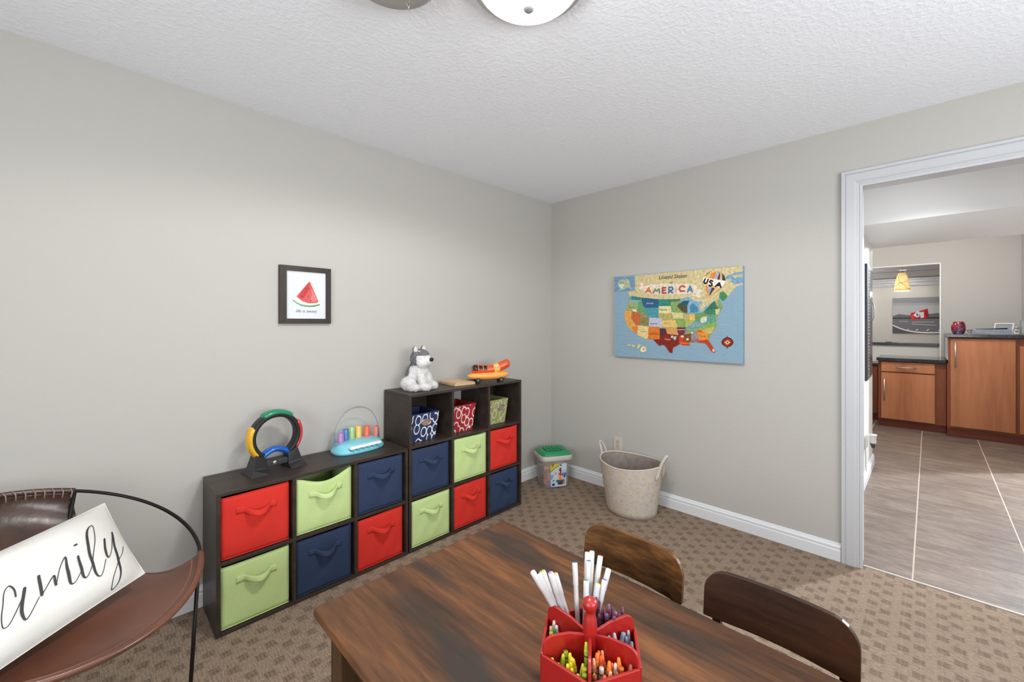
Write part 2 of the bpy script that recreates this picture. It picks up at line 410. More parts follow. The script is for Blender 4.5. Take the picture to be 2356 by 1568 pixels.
# drawing data (metres on each surface)
MAP_POLYS=[((200,185,140),[(0.1795,0.627),(0.9335,0.633),(0.9335,0.509),(0.8945,0.499),(0.8615,0.46),(0.8335,0.426),(0.8145,0.422),(0.7945,0.443),(0.7845,0.423),(0.7455,0.404),(0.7055,0.374),(0.6745,0.338),(0.6585,0.354),(0.6645,0.407),(0.6115,0.42),(0.5845,0.432),(0.5305,0.423),(0.2275,0.44),(0.1375,0.468),(0.1205,0.499),(0.1435,0.51),(0.1815,0.511)]),((120,155,180),[(0.8305,0.569),(0.8845,0.589),(0.9335,0.593),(0.9335,0.516),(0.8845,0.514),(0.8565,0.537),(0.8335,0.551)]),((190,180,145),[(0.8705,0.571),(0.9335,0.577),(0.9335,0.56),(0.8845,0.554)]),((190,180,145),[(0.8335,0.549),(0.8615,0.549),(0.8685,0.538),(0.8475,0.53)]),((112,145,170),[(-0.0045,0.63),(0.1795,0.617),(0.1815,0.511),(0.0005,0.51)]),((168,178,150),[(0.0325,0.58),(0.0525,0.605),(0.1175,0.605),(0.1375,0.583),(0.1375,0.546),(0.1685,0.513),(0.1235,0.54),(0.0975,0.53),(0.0325,0.515),(0.0665,0.537),(0.0355,0.552)]),((215,212,190),[(0.0425,0.564),(0.0695,0.57),(0.0865,0.561),(0.0835,0.548),(0.0635,0.532),(0.0455,0.547)]),((222,208,188),[(0.2155,0.574),(0.2655,0.557),(0.3085,0.55),(0.4455,0.546),(0.6225,0.531),(0.6495,0.518),(0.6445,0.498),(0.6825,0.486),(0.6645,0.466),(0.6715,0.436),(0.5955,0.457),(0.6215,0.467),(0.4455,0.468),(0.2595,0.483),(0.2465,0.509),(0.2055,0.524),(0.2275,0.54)]),((205,170,130),[(0.2595,0.557),(0.3115,0.55),(0.2655,0.543),(0.2405,0.546)]),((205,180,140),[(0.5955,0.457),(0.6455,0.476),(0.6385,0.459)]),((140,150,100),[(0.1235,0.451),(0.1505,0.473),(0.2275,0.458),(0.3695,0.438),(0.5325,0.434),(0.5795,0.383),(0.5795,0.331),(0.6325,0.322),(0.6895,0.337),(0.7305,0.384),(0.7845,0.422),(0.8165,0.371),(0.7845,0.32),(0.7725,0.274),(0.7745,0.24),(0.7405,0.19),(0.7215,0.147),(0.6585,0.138),(0.6065,0.126),(0.5575,0.133),(0.5245,0.154),(0.3785,0.156),(0.2855,0.147),(0.2595,0.146),(0.1985,0.175),(0.1105,0.252),(0.0905,0.313),(0.0975,0.361),(0.1175,0.397)]),((58,125,128),[(0.1465,0.474),(0.2275,0.457),(0.2275,0.427),(0.1505,0.442)]),((130,165,175),[(0.1235,0.449),(0.2275,0.433),(0.2275,0.417),(0.1335,0.426)]),((150,165,110),[(0.1235,0.427),(0.2115,0.415),(0.2055,0.346),(0.1105,0.364),(0.1005,0.36),(0.1135,0.397)]),((100,150,110),[(0.2275,0.443),(0.2405,0.411),(0.2595,0.387),(0.2735,0.37),(0.2745,0.328),(0.2025,0.346),(0.2095,0.415)]),((48,92,128),[(0.2305,0.455),(0.3695,0.438),(0.3695,0.375),(0.2745,0.37),(0.2595,0.384),(0.2465,0.393)]),((55,130,118),[(0.3695,0.438),(0.4585,0.434),(0.4625,0.385),(0.3695,0.387)]),((215,205,150),[(0.3695,0.387),(0.4625,0.385),(0.4665,0.333),(0.3705,0.334)]),((125,155,95),[(0.4575,0.434),(0.5325,0.434),(0.5075,0.385),(0.5135,0.357),(0.5465,0.334),(0.4655,0.339)]),((70,115,80),[(0.4315,0.431),(0.5305,0.434),(0.5245,0.418),(0.4455,0.418)]),((75,145,155),[(0.2735,0.377),(0.3695,0.377),(0.3695,0.303),(0.2745,0.308)]),((170,160,100),[(0.3695,0.335),(0.4665,0.333),(0.4795,0.286),(0.3945,0.28),(0.3935,0.298),(0.3695,0.301)]),((205,195,140),[(0.4665,0.341),(0.5465,0.334),(0.5605,0.326),(0.5495,0.295),(0.4795,0.293)]),((85,80,55),[(0.5105,0.39),(0.5305,0.409),(0.5795,0.383),(0.5795,0.333),(0.5525,0.336),(0.5125,0.373)]),((125,165,190),[(0.5245,0.407),(0.5435,0.434),(0.5845,0.448),(0.6145,0.43),(0.6325,0.408),(0.6825,0.411),(0.6775,0.392),(0.6485,0.386),(0.6655,0.375),(0.6585,0.332),(0.5795,0.331),(0.5815,0.383)]),((45,85,95),[(0.5195,0.389),(0.5465,0.418),(0.5925,0.42),(0.5795,0.383)]),((70,130,160),[(0.5985,0.382),(0.6165,0.401),(0.6435,0.38),(0.6565,0.354),(0.6495,0.335),(0.6005,0.335)]),((130,165,185),[(0.6695,0.337),(0.7005,0.374),(0.7455,0.404),(0.7255,0.373),(0.6895,0.34)]),((60,110,85),[(0.6925,0.342),(0.7305,0.384),(0.7655,0.414),(0.7845,0.36),(0.7605,0.34)]),((165,160,105),[(0.7595,0.413),(0.7845,0.422),(0.7995,0.376),(0.7845,0.36)]),((125,155,115),[(0.7845,0.422),(0.8165,0.371),(0.7845,0.36)]),((70,130,85),[(0.7955,0.464),(0.8165,0.473),(0.8435,0.441),(0.8305,0.421),(0.8145,0.406),(0.7895,0.433)]),((60,125,95),[(0.6925,0.344),(0.7665,0.354),(0.7675,0.32),(0.6895,0.32)]),((205,190,150),[(0.7645,0.354),(0.7975,0.357),(0.7845,0.32),(0.7705,0.32)]),((212,158,85),[(0.0975,0.361),(0.1535,0.355),(0.1485,0.3),(0.2205,0.237),(0.2055,0.175),(0.1505,0.207),(0.1105,0.252),(0.0885,0.313)]),((205,130,70),[(0.1505,0.231),(0.2205,0.243),(0.2055,0.175),(0.1635,0.198)]),((185,100,58),[(0.1535,0.354),(0.2275,0.337),(0.2275,0.304),(0.2225,0.243),(0.1895,0.246),(0.1475,0.3)]),((165,130,80),[(0.2275,0.337),(0.2745,0.328),(0.2745,0.303),(0.2255,0.305)]),((132,125,80),[(0.2235,0.305),(0.2975,0.302),(0.2945,0.24),(0.2215,0.244)]),((182,182,200),[(0.2965,0.304),(0.3945,0.298),(0.3965,0.232),(0.2935,0.238)]),((215,182,108),[(0.3955,0.281),(0.4795,0.287),(0.4955,0.285),(0.5095,0.233),(0.3965,0.232)]),((135,160,85),[(0.4795,0.294),(0.5495,0.296),(0.5825,0.268),(0.5695,0.235),(0.5095,0.234),(0.4955,0.285)]),((175,165,105),[(0.5495,0.324),(0.5945,0.323),(0.5945,0.284),(0.5815,0.268),(0.5495,0.295)]),((215,180,95),[(0.5945,0.328),(0.6325,0.322),(0.6325,0.284),(0.5945,0.278)]),((110,145,85),[(0.6315,0.328),(0.6925,0.336),(0.7155,0.321),(0.6965,0.295),(0.6325,0.28)]),((165,180,90),[(0.5695,0.269),(0.6335,0.286),(0.6165,0.262),(0.5695,0.233)]),((95,150,130),[(0.6325,0.28),(0.6955,0.306),(0.7625,0.32),(0.7725,0.274),(0.7055,0.257),(0.6065,0.241)]),((205,205,180),[(0.6665,0.285),(0.6775,0.302),(0.7115,0.309),(0.7105,0.275),(0.6775,0.262)]),((128,152,155),[(0.5725,0.235),(0.6305,0.275),(0.7025,0.258),(0.6795,0.225),(0.5635,0.203)]),((110,155,135),[(0.5795,0.223),(0.6795,0.242),(0.6585,0.216),(0.5635,0.201)]),((130,165,85),[(0.6515,0.229),(0.7715,0.275),(0.7745,0.24),(0.7455,0.224),(0.6485,0.213)]),((190,172,95),[(0.6745,0.215),(0.7605,0.24),(0.7455,0.193),(0.7155,0.189)]),((218,140,60),[(0.6475,0.211),(0.6805,0.216),(0.7165,0.19),(0.7215,0.147),(0.6595,0.145)]),((195,85,45),[(0.6475,0.215),(0.6775,0.216),(0.6825,0.197),(0.6565,0.2)]),((150,132,135),[(0.6035,0.19),(0.6485,0.199),(0.6595,0.156),(0.6065,0.149)]),((120,76,48),[(0.5575,0.182),(0.6045,0.19),(0.6075,0.139),(0.5845,0.122),(0.5605,0.137)]),((112,52,62),[(0.5055,0.233),(0.5695,0.233),(0.5585,0.181),(0.5145,0.169)]),((200,170,165),[(0.5065,0.218),(0.5655,0.22),(0.5645,0.215),(0.5075,0.213)]),((205,150,92),[(0.4225,0.227),(0.5035,0.233),(0.5175,0.177),(0.4345,0.185)]),((218,195,135),[(0.2095,0.246),(0.2945,0.238),(0.2855,0.144),(0.2595,0.146),(0.1985,0.175)]),((210,115,45),[(0.2935,0.238),(0.3805,0.231),(0.3805,0.143),(0.2845,0.145)]),((125,42,28),[(0.3785,0.224),(0.4235,0.223),(0.4355,0.185),(0.5155,0.176),(0.5255,0.154),(0.5245,0.112),(0.4785,0.086),(0.4735,0.047),(0.4525,0.051),(0.4225,0.094),(0.4045,0.105),(0.3755,0.095),(0.3275,0.142),(0.3785,0.143)]),((85,45,60),[(0.3785,0.224),(0.4235,0.223),(0.4315,0.191),(0.3985,0.173),(0.3785,0.156)]),((190,60,32),[(0.5145,0.17),(0.5585,0.177),(0.5605,0.137),(0.5945,0.126),(0.5985,0.106),(0.5465,0.107),(0.5245,0.12)]),((215,110,50),[(0.5245,0.132),(0.5845,0.125),(0.5955,0.118),(0.5305,0.118)]),((180,66,42),[(0.6275,0.14),(0.7175,0.152),(0.7455,0.112),(0.7665,0.077),(0.7625,0.063),(0.7455,0.068),(0.7155,0.109),(0.7005,0.125),(0.6535,0.129)]),((215,185,165),[(0.7455,0.086),(0.7575,0.092),(0.7625,0.074),(0.7525,0.068)]),((150,102,112),[(0.6005,0.139),(0.6595,0.156),(0.6595,0.138),(0.6065,0.126)]),((205,200,120),[(0.1175,0.095),(0.1425,0.102),(0.1465,0.09),(0.1235,0.086)]),((205,200,120),[(0.1535,0.097),(0.1825,0.094),(0.1795,0.078),(0.1565,0.081)]),((205,200,120),[(0.1925,0.074),(0.2165,0.108),(0.2325,0.096),(0.2085,0.066)]),((225,215,185),[(0.2275,0.07),(0.2455,0.088),(0.2705,0.082),(0.2755,0.057),(0.2545,0.043),(0.2275,0.049)]),((220,150,60),[(0.2405,0.07),(0.2535,0.077),(0.2645,0.068),(0.2595,0.058),(0.2455,0.058)]),((88,28,26),[(0.8045,0.135),(0.8135,0.155),(0.8285,0.167),(0.8425,0.171),(0.8615,0.165),(0.8735,0.151),(0.8785,0.136),(0.8685,0.119),(0.8545,0.109),(0.8405,0.105),(0.8215,0.113),(0.8095,0.124)]),((165,52,28),[(0.8145,0.135),(0.8255,0.156),(0.8415,0.163),(0.8595,0.156),(0.8695,0.137),(0.8565,0.117),(0.8405,0.112),(0.8235,0.118)]),((215,190,140),[(0.8235,0.136),(0.8415,0.151),(0.8595,0.137),(0.8415,0.121)]),((130,60,45),[(0.8345,0.136),(0.8415,0.143),(0.8495,0.136),(0.8415,0.129)]),((60,90,110),[(0.8385,0.179),(0.8435,0.179),(0.8435,0.17),(0.8385,0.17)]),((60,90,110),[(0.8385,0.105),(0.8435,0.105),(0.8435,0.095),(0.8385,0.094)]),((230,215,195),[(0.1535,0.369),(0.1895,0.368),(0.1955,0.35),(0.1665,0.353)]),((215,205,190),[(0.4625,0.172),(0.4795,0.174),(0.4745,0.152),(0.4655,0.158)]),((170,190,190),[(0.4795,0.166),(0.5055,0.17),(0.4965,0.142),(0.4845,0.144)]),((230,215,195),[(0.5325,0.173),(0.5525,0.176),(0.5565,0.163),(0.5385,0.16)]),((230,215,195),[(0.5715,0.155),(0.5875,0.158),(0.5915,0.145),(0.5765,0.141)]),((225,205,190),[(0.6065,0.202),(0.6215,0.202),(0.6195,0.191),(0.6075,0.191)]),((212,182,130),[(0.6845,0.554),(0.6885,0.58),(0.7025,0.6),(0.7255,0.612),(0.7505,0.616),(0.7815,0.613),(0.8045,0.599),(0.8215,0.58),(0.8305,0.554),(0.8285,0.529),(0.8145,0.504),(0.7895,0.485),(0.7555,0.461),(0.7265,0.449),(0.7105,0.468),(0.6955,0.501)]),((215,130,60),[(0.7295,0.564),(0.7375,0.59),(0.7755,0.612),(0.7615,0.556)]),((150,165,200),[(0.7615,0.556),(0.7815,0.611),(0.7925,0.602),(0.7785,0.55)]),((95,52,38),[(0.7785,0.55),(0.7935,0.602),(0.7985,0.577),(0.7925,0.546)]),((48,62,68),[(0.8105,0.543),(0.8095,0.576),(0.8045,0.593),(0.8225,0.575),(0.8305,0.551),(0.8295,0.538)]),((120,115,70),[(0.7045,0.584),(0.7155,0.6),(0.7455,0.612),(0.7205,0.596),(0.7075,0.58)]),((235,228,220),[(0.6845,0.554),(0.6895,0.572),(0.7655,0.555),(0.8325,0.539),(0.8245,0.519),(0.8045,0.495),(0.7455,0.516),(0.6925,0.533)]),((215,130,60),[(0.7065,0.516),(0.7215,0.508),(0.7215,0.461),(0.7115,0.471)]),((150,165,200),[(0.7215,0.508),(0.7445,0.5),(0.7265,0.449),(0.7205,0.462)]),((95,52,38),[(0.7445,0.5),(0.7645,0.495),(0.7365,0.454),(0.7265,0.449)]),((60,60,45),[(0.7925,0.485),(0.8005,0.489),(0.7605,0.462),(0.7555,0.461)]),((215,160,70),[(0.7275,0.446),(0.7255,0.439),(0.7185,0.436),(0.7115,0.437),(0.7065,0.444),(0.7065,0.452),(0.7115,0.457),(0.7185,0.458),(0.7255,0.454)])]
MAP_LETTERS=[((205,110,55),[[(0.2685,0.491),(0.2935,0.526),(0.3115,0.487)],[(0.2795,0.502),(0.3065,0.501)]]),((120,130,100),[[(0.3305,0.485),(0.3445,0.515),(0.3555,0.497),(0.3755,0.514),(0.3775,0.482)]]),((160,60,45),[[(0.4255,0.518),(0.4005,0.52),(0.4005,0.482),(0.4275,0.481)],[(0.4005,0.501),(0.4225,0.501)]]),((70,110,150),[[(0.4485,0.479),(0.4485,0.521),(0.4715,0.52),(0.4775,0.508),(0.4715,0.497),(0.4505,0.497),(0.4775,0.478)]]),((190,180,150),[[(0.5005,0.518),(0.5005,0.482)]]),((180,75,60),[[(0.5635,0.515),(0.5495,0.525),(0.5305,0.519),(0.5245,0.504),(0.5325,0.487),(0.5605,0.488)]]),((75,125,155),[[(0.5825,0.48),(0.6005,0.52),(0.6145,0.478)],[(0.5895,0.494),(0.6105,0.493)]]),((40,30,30),[[(0.7025,0.562),(0.6925,0.543),(0.7015,0.531),(0.7125,0.533),(0.7215,0.557)],[(0.7495,0.543),(0.7395,0.549),(0.7305,0.54),(0.7445,0.528),(0.7455,0.516),(0.7355,0.51),(0.7275,0.518)],[(0.7685,0.507),(0.7925,0.529),(0.8015,0.499)],[(0.7775,0.512),(0.7975,0.513)]])]
MAP_TEXTS=[('United States',(0.3695,0.583),0.0224,(85,55,40)),('of',(0.4525,0.546),0.02,(85,55,40)),('Montana',(0.2735,0.405),0.013,(215,220,220)),('Nebraska',(0.3755,0.355),0.013,(90,85,60)),('Colorado',(0.3045,0.255),0.0118,(60,60,80)),('Arizona',(0.2205,0.196),0.0106,(110,100,75)),('New Mexico',(0.2975,0.18),0.0112,(80,45,25)),('Texas',(0.4135,0.14),0.0153,(225,200,180)),('Kansas',(0.4075,0.258),0.0106,(150,110,60)),('Oregon',(0.1275,0.381),0.0106,(100,110,75)),('Utah',(0.2345,0.27),0.0106,(105,98,60)),('Georgia',(0.6645,0.17),0.01,(150,90,40)),('Alaska',(0.0545,0.576),0.0106,(100,110,100))]
ART_POLYS=[((165,200,175),[(-2.206,1.462),(-2.198,1.465),(-2.18,1.451),(-2.15,1.441),(-2.113,1.438),(-2.078,1.443),(-2.061,1.445),(-2.063,1.438),(-2.092,1.429),(-2.123,1.427),(-2.16,1.432),(-2.185,1.445)]),((70,130,95),[(-2.206,1.462),(-2.202,1.463),(-2.184,1.448),(-2.157,1.436),(-2.121,1.432),(-2.083,1.437),(-2.061,1.445),(-2.063,1.438),(-2.092,1.429),(-2.123,1.427),(-2.16,1.432),(-2.185,1.445)]),((225,222,210),[(-2.198,1.465),(-2.188,1.477),(-2.165,1.466),(-2.129,1.451),(-2.092,1.451),(-2.069,1.458),(-2.062,1.446),(-2.078,1.443),(-2.113,1.438),(-2.15,1.442),(-2.18,1.451)]),((205,95,95),[(-2.118,1.569),(-2.112,1.56),(-2.097,1.525),(-2.069,1.458),(-2.081,1.45),(-2.118,1.447),(-2.15,1.455),(-2.17,1.469),(-2.185,1.482),(-2.16,1.516)]),((190,70,72),[(-2.118,1.564),(-2.119,1.529),(-2.134,1.495),(-2.155,1.469),(-2.175,1.482),(-2.155,1.513)]),((222,125,120),[(-2.108,1.53),(-2.092,1.503),(-2.075,1.464),(-2.097,1.454),(-2.113,1.468),(-2.105,1.496)]),((120,40,45),[(-2.121,1.522),(-2.119,1.53),(-2.116,1.529),(-2.117,1.522)]),((120,40,45),[(-2.136,1.508),(-2.134,1.515),(-2.132,1.514),(-2.132,1.508)]),((120,40,45),[(-2.127,1.482),(-2.125,1.49),(-2.122,1.489),(-2.123,1.482)]),((120,40,45),[(-2.158,1.48),(-2.157,1.488),(-2.154,1.487),(-2.154,1.481)]),((120,40,45),[(-2.114,1.462),(-2.112,1.469),(-2.109,1.468),(-2.11,1.462)]),((120,40,45),[(-2.139,1.525),(-2.137,1.533),(-2.134,1.532),(-2.135,1.525)])]
ART_TEXT=((-2.19,1.406),(-2.078,1.407))
STROKES= [[(0.351,0.439,0.5),(0.358,0.509,0.5),(0.346,0.56,0.4),(0.323,0.532,0.3),(0.301,0.447,0.3),(0.279,0.341,0.3),(0.271,0.254,0.3),(0.29,0.245,0.3),(0.32,0.293,0.3),(0.367,0.39,0.4),(0.395,0.472,0.9),(0.368,0.375,1),(0.35,0.287,1),(0.35,0.224,0.7),(0.359,0.21,0.4),(0.38,0.236,0.3),(0.432,0.326,0.3)],[(0.462,0.508,0.9),(0.451,0.409,1),(0.444,0.33,0.9)],[(0.444,0.33,0.4),(0.469,0.37,0.3),(0.515,0.437,0.5),(0.511,0.385,0.8),(0.51,0.346,0.8)],[(0.51,0.346,0.3),(0.549,0.466,0.3),(0.595,0.55,0.5),(0.579,0.427,1),(0.57,0.328,1),(0.572,0.28,0.6),(0.591,0.275,0.3),(0.628,0.333,0.3)],[(0.652,0.495,0.8),(0.638,0.38,1),(0.632,0.293,0.9),(0.641,0.257,0.5),(0.66,0.274,0.3),(0.689,0.333,0.3)],[(0.661,0.618,0.8),(0.671,0.619,0.9)],[(0.689,0.333,0.3),(0.74,0.482,0.3),(0.778,0.627,0.3),(0.792,0.718,0.3),(0.781,0.741,0.4),(0.751,0.7,0.8),(0.725,0.58,1),(0.702,0.396,1),(0.693,0.271,0.9),(0.703,0.206,0.5),(0.726,0.208,0.3),(0.769,0.321,0.3)],[(0.815,0.532,0.8),(0.793,0.409,0.9),(0.786,0.331,0.6),(0.807,0.346,0.3),(0.838,0.418,0.3),(0.886,0.575,0.6),(0.854,0.405,0.9),(0.839,0.255,1),(0.835,0.148,0.8),(0.822,0.069,0.5),(0.801,0.037,0.3),(0.778,0.037,0.3),(0.779,0.102,0.3),(0.796,0.155,0.3),(0.843,0.251,0.3),(0.881,0.301,0.3),(0.911,0.367,0.3)]]

# ================================================================== the setting
H = 2.43
CEIL = mat('textured ceiling', (244, 246, 252), 0.9, spec=0.1)
def ceiling_bump(m):
    t = NT(m); v = t.coords('Object', (1, 1, 1))
    a = t.noise(v, 62.0, 4.0, 0.55); b_ = t.noise(v, 170.0, 2.0, 0.5)
    k = t.math('MULTIPLY', t.math('SUBTRACT', a, 0.42), 4.0, clamp=True)
    t.bump(t.math('ADD', t.math('MULTIPLY', k, 0.75), t.math('MULTIPLY', b_, 0.25)), 0.33, 0.004)
ceiling_bump(CEIL)
FLATC = mat('flat white ceiling paint', (234, 235, 237), 0.85, spec=0.2)
# play room
struct(bx('floor', carpet(), -4.3, 0.035, -4.2, 0.0, -0.06, 0.0))
struct(bx('ceiling', CEIL, -4.42, 0.12, -4.32, 0.12, H, H + 0.1))
struct(bx('wall_left', WALL, -4.42, 0.12, 0.0, 0.12, 0, H))
DY0, DY1, DZ = -2.192, -3.06, 2.085          # door opening in the right wall
struct(MB().box(0, .12, DY0 + .02, 0, 0, H).box(0, .12, DY1 - .02, DY0 + .02, DZ + .02, H).box(0, .12, -4.2, DY1 - .02, 0, H).build('wall_right', WALL))
struct(MB().box(-4.42, -4.3, -4.32, -3.35, 0, H).box(-4.42, -4.3, -1.25, 0, 0, H).box(-4.42, -4.3, -3.35, -1.25, 0, .85).box(-4.42, -4.3, -3.35, -1.25, 2.15, H).build('wall_back', WALL))
struct(MB().box(-4.3, -3.0, -4.32, -4.2, 0, H).box(-.9, .12, -4.32, -4.2, 0, H).box(-3.0, -.9, -4.32, -4.2, 0, .85).box(-3.0, -.9, -4.32, -4.2, 2.15, H).build('wall_near', WALL))
def window(name, fr):  # unseen windows, added to give the fill lights a source
    m = MB()
    for a0, a1, z0, z1 in ((-1.05, -.99, .85, 2.15), (.99, 1.05, .85, 2.15), (-.99, .99, .85, .91), (-.99, .99, 2.09, 2.15), (-.02, .02, .91, 2.09)):
        p = [fr(a, d, z) for z in (z0, z1) for a, d in ((a0, .03), (a1, .03), (a1, .08), (a0, .08))]
        m.hexa(p)
    return struct(m.build(name, WHITE))
window('added_window_1', lambda a, d, z: (-4.3 - d - .01, -2.3 + a, z))
window('added_window_2', lambda a, d, z: (-1.95 + a, -4.2 - d - .01, z))

# baseboards: moulded profile (depth from wall, height)
BPROF = [(0, 0), (.015, 0), (.015, .060), (.0125, .064), (.0125, .070), (.014, .073), (.014, .080), (.009, .086), (.006, .096), (0, .099)]
BASEW = mat('brightened trim white', (226, 228, 231), 0.4)  # trim white brightened in the colour, as less light falls on baseboards
def baseboard(name, p0, p1, nrm):
    n = len(BPROF); vs = []
    for p in (p0, p1):
        for d, z in BPROF: vs.append((p[0] + nrm[0] * d, p[1] + nrm[1] * d, z))
    m = MB(); m.add(vs, [(k, (k + 1) % n, n + (k + 1) % n, n + k) for k in range(n)] + [tuple(range(n)), tuple(range(2 * n - 1, n - 1, -1))])
    return struct(m.build(name, BASEW))
baseboard('baseboard_left', (-4.3, 0), (0, 0), (0, -1))
baseboard('baseboard_right', (0, 0), (0, -2.098), (-1, 0))

# door casing: stepped moulding swept round the opening, jambs inside
CPROF = [(0, 0), (0, .010), (.012, .013), (.013, .010), (.020, .013), (.026, .013), (.027, .016), (.034, .019), (.070, .019), (.074, .016), (.076, .021), (.090, .021), (.092, .018), (.092, 0)]
def casing(xw, sx, name):
    st = [((DY0, 0), (1, 0)), ((DY0, DZ), (1, 1)), ((DY1, DZ), (-1, 1)), ((DY1, 0), (-1, 0))]
    n = len(CPROF); vs = []; fs = []
    for (y, z), (ay, az) in st:
        for a, d in CPROF: vs.append((xw + sx * d, y + ay * a, z + az * a))
    for i in range(3):
        for k in range(n - 1): fs.append((i * n + k, i * n + k + 1, (i + 1) * n + k + 1, (i + 1) * n + k))
    fs += [tuple(range(n)), tuple(range(3 * n, 4 * n))]
    m = MB(); m.add(vs, fs)
    return m
door = struct(casing(0.0, -1, 'door_1').build('door_1', WHITE))
bx('jamb', WHITE, -.004, .124, DY0 + .006, DY0 + .022, 0, DZ + .02, door)
bx('jamb', WHITE, -.004, .124, DY1 - .022, DY1 - .006, 0, DZ + .02, door)
bx('head_jamb', WHITE, -.004, .124, DY1 - .006, DY0 + .006, DZ + .006, DZ + .022, door)
bx('strike_plate', NICKEL, -.0015, .012, DY0 + .004, DY0 + .0065, .90, .965, door)

# passage and bar room beyond the door
GROUT = mat('pale tile grout', (190, 174, 160), 0.9)
fl = struct(bx('floor', GROUT, 0.035, 6.75, -4.5, -.3, -0.06, -0.0012))
TILE = tile_mat()
x0, dx, y0_, dy = 0.038, 0.4795, -2.388, 0.4565
tile0 = None
for i in range(11):
    for j in range(-4, 5):
        xa, ya = x0 + dx * i, y0_ + dy * j
        if xa > 4.4 or ya > -.75 or ya < -4.3: continue
        if tile0 is None:
            tile0 = bx('tile', TILE, 0.0025, dx - .0025, 0.0035, dy - .0035, -.0035, 0, None, .0006)
            o = tile0
        else:
            o = tile0.copy(); COL.objects.link(o)
        o.parent = fl; o.location = (xa, ya, 0)
bx('threshold_strip', mat('pale metal strip', (196, 188, 180), .4), .028, .040, DY1, DY0, -.002, .004, fl)
struct(bx('ceiling', FLATC, 0.12, 6.75, -4.6, -.2, H, H + .1))
struct(bx('trim_1', FLATC, 1.0, 2.28, -4.5, -2.067, 2.05, H))              # dropped soffit over the passage
HW = struct(bx('wall_passage', mat('white passage paint', (214, 212, 207), .8, spec=.2), .12, 2.27, -2.067, -1.947, 0, H))
baseboard('baseboard_passage', (.21, -2.067), (2.285, -2.067), (0, -1))
struct(bx('wall_passage', WALL, .12, 5.12, -4.6, -4.5, 0, H))
struct(bx('wall_bar', WALL, 2.27, 2.33, -1.947, -.3, 0, H))
struct(bx('wall_bar', WALL, 2.27, 6.75, -.3, -.2, 0, H))
struct(bx('wall_bar', WALL, 3.2, 6.75, -3.36, -3.245, 0, H))
# far wall; its mirror is cut as an opening, the reflection built as a room
OY0, OY1, OZ0, OZ1 = -1.1, -2.562, .80, 2.145
struct(MB().box(5, 5.12, OY0, -.3, 0, H).box(5, 5.12, -3.245, OY1, 0, H).box(5, 5.12, OY1, OY0, 0, OZ0).box(5, 5.12, OY1, OY0, OZ1, H).build('wall_far', WALL))
WC = mat('white mirror edge', (232, 231, 228), .5)
tr = struct(MB().box(4.992, 5.122, OY1, OY1 + .012, OZ0, OZ1).box(4.992, 5.122, OY1 + .012, OY0, OZ1 - .012, OZ1).build('trim_2', WC))
struct(bx('wall_end', WALL, 6.6, 6.72, -3.245, -.3, 0, H))
struct(bx('ceiling', mat('cool grey ceiling', (196, 196, 204), .8), 5.12, 6.6, -3.245, -.3, 2.2, 2.43))
m = MB()
for z0, z1, d in ((1.965, 1.985, .02), (1.985, 2.02, .035), (2.02, 2.06, .06), (2.06, 2.085, .075)): m.box(6.6 - d, 6.6, -3.245, -.3, z0, z1)
struct(m.build('trim_3', WHITE))
struct(bx('wall_ledge', mat('pale ledge wall', (222, 221, 216), .8), 5.46, 5.56, -3.245, -.3, 0, 1.015))

# ================================================================== ceiling fixtures
GLOW = bpy.data.materials.new('lit white glass'); t = NT(GLOW)
t.b.inputs['Base Color'].default_value = (.9, .9, .9, 1); t.b.inputs['Emission Color'].default_value = (1, .985, .965, 1); t.b.inputs['Emission Strength'].default_value = DOME_E
L0 = (-2.015, -1.565, H)
lamp = empty('ceiling_lamp', L0, 'round flush ceiling lamp with lit white glass dome and nickel finial', 'lamp')
MB().lathe([(.02, -.001), (.176, -.001), (.182, -.006), (.186, -.024), (.181, -.038), (.166, -.046), (.156, -.038)], L0, 48).build('rim', NICKEL, lamp)
prof = [(.160 * math.cos(a), -.036 - .068 * math.sin(a)) for a in [PI / 2 * k / 12 for k in range(13)]]
MB().lathe(prof, L0, 48).build('dome', GLOW, lamp)
fin = MB().lathe([(.0, -.127), (.010, -.126), (.0165, -.120), (.0175, -.112), (.014, -.104), (.012, -.100), (.012, -.098)], L0, 20).build('finial', mat('satin grey finial', (150, 148, 146), .6), lamp)
L1 = (-2.338, -1.305, H)
can = empty('ceiling_canopy', L1, 'brushed nickel ceiling canopy with a short hanging chain, at the top edge of the photo', 'canopy')
MB().lathe([(.118, -.001), (.122, -.030), (.136, -.036), (.140, -.044), (.138, -.052), (.126, -.060), (.10, -.064), (.085, -.072), (.05, -.080), (.0, -.082)], L1, 48).build('bowl', NICKEL, can)
ch = MB()
for k in range(2):
    c = Vector((-2.260, -1.266, H - .073 - .010 * k)); q = k % 2
    ch.tube([c + Vector((.005 * math.cos(a) * (1 - q), .005 * math.cos(a) * q, .008 * math.sin(a))) for a in [2 * PI * j / 10 for j in range(10)]], .0016, 6, closed=True)
ch.build('chain', NICKEL, can)
for loc, lab in (((.66, -2.53, H), 'white recessed can light in the passage ceiling just past the door'), ((6.28, -2.15, 2.2), 'small bright recessed light above the hanging shade in the mirror reflection')):
    d = empty('can_light', (loc[0], loc[1], loc[2]), lab, 'ceiling light')
    MB().lathe([(.045, -.004), (.07, -.006), (.075, -.001)], loc, 28).build('ring', WHITE, d)
    MB().lathe([(.0, -.003), (.045, -.003)], loc, 28).build('lens', mat('can lens', (255, 250, 245), emit=4.0), d)

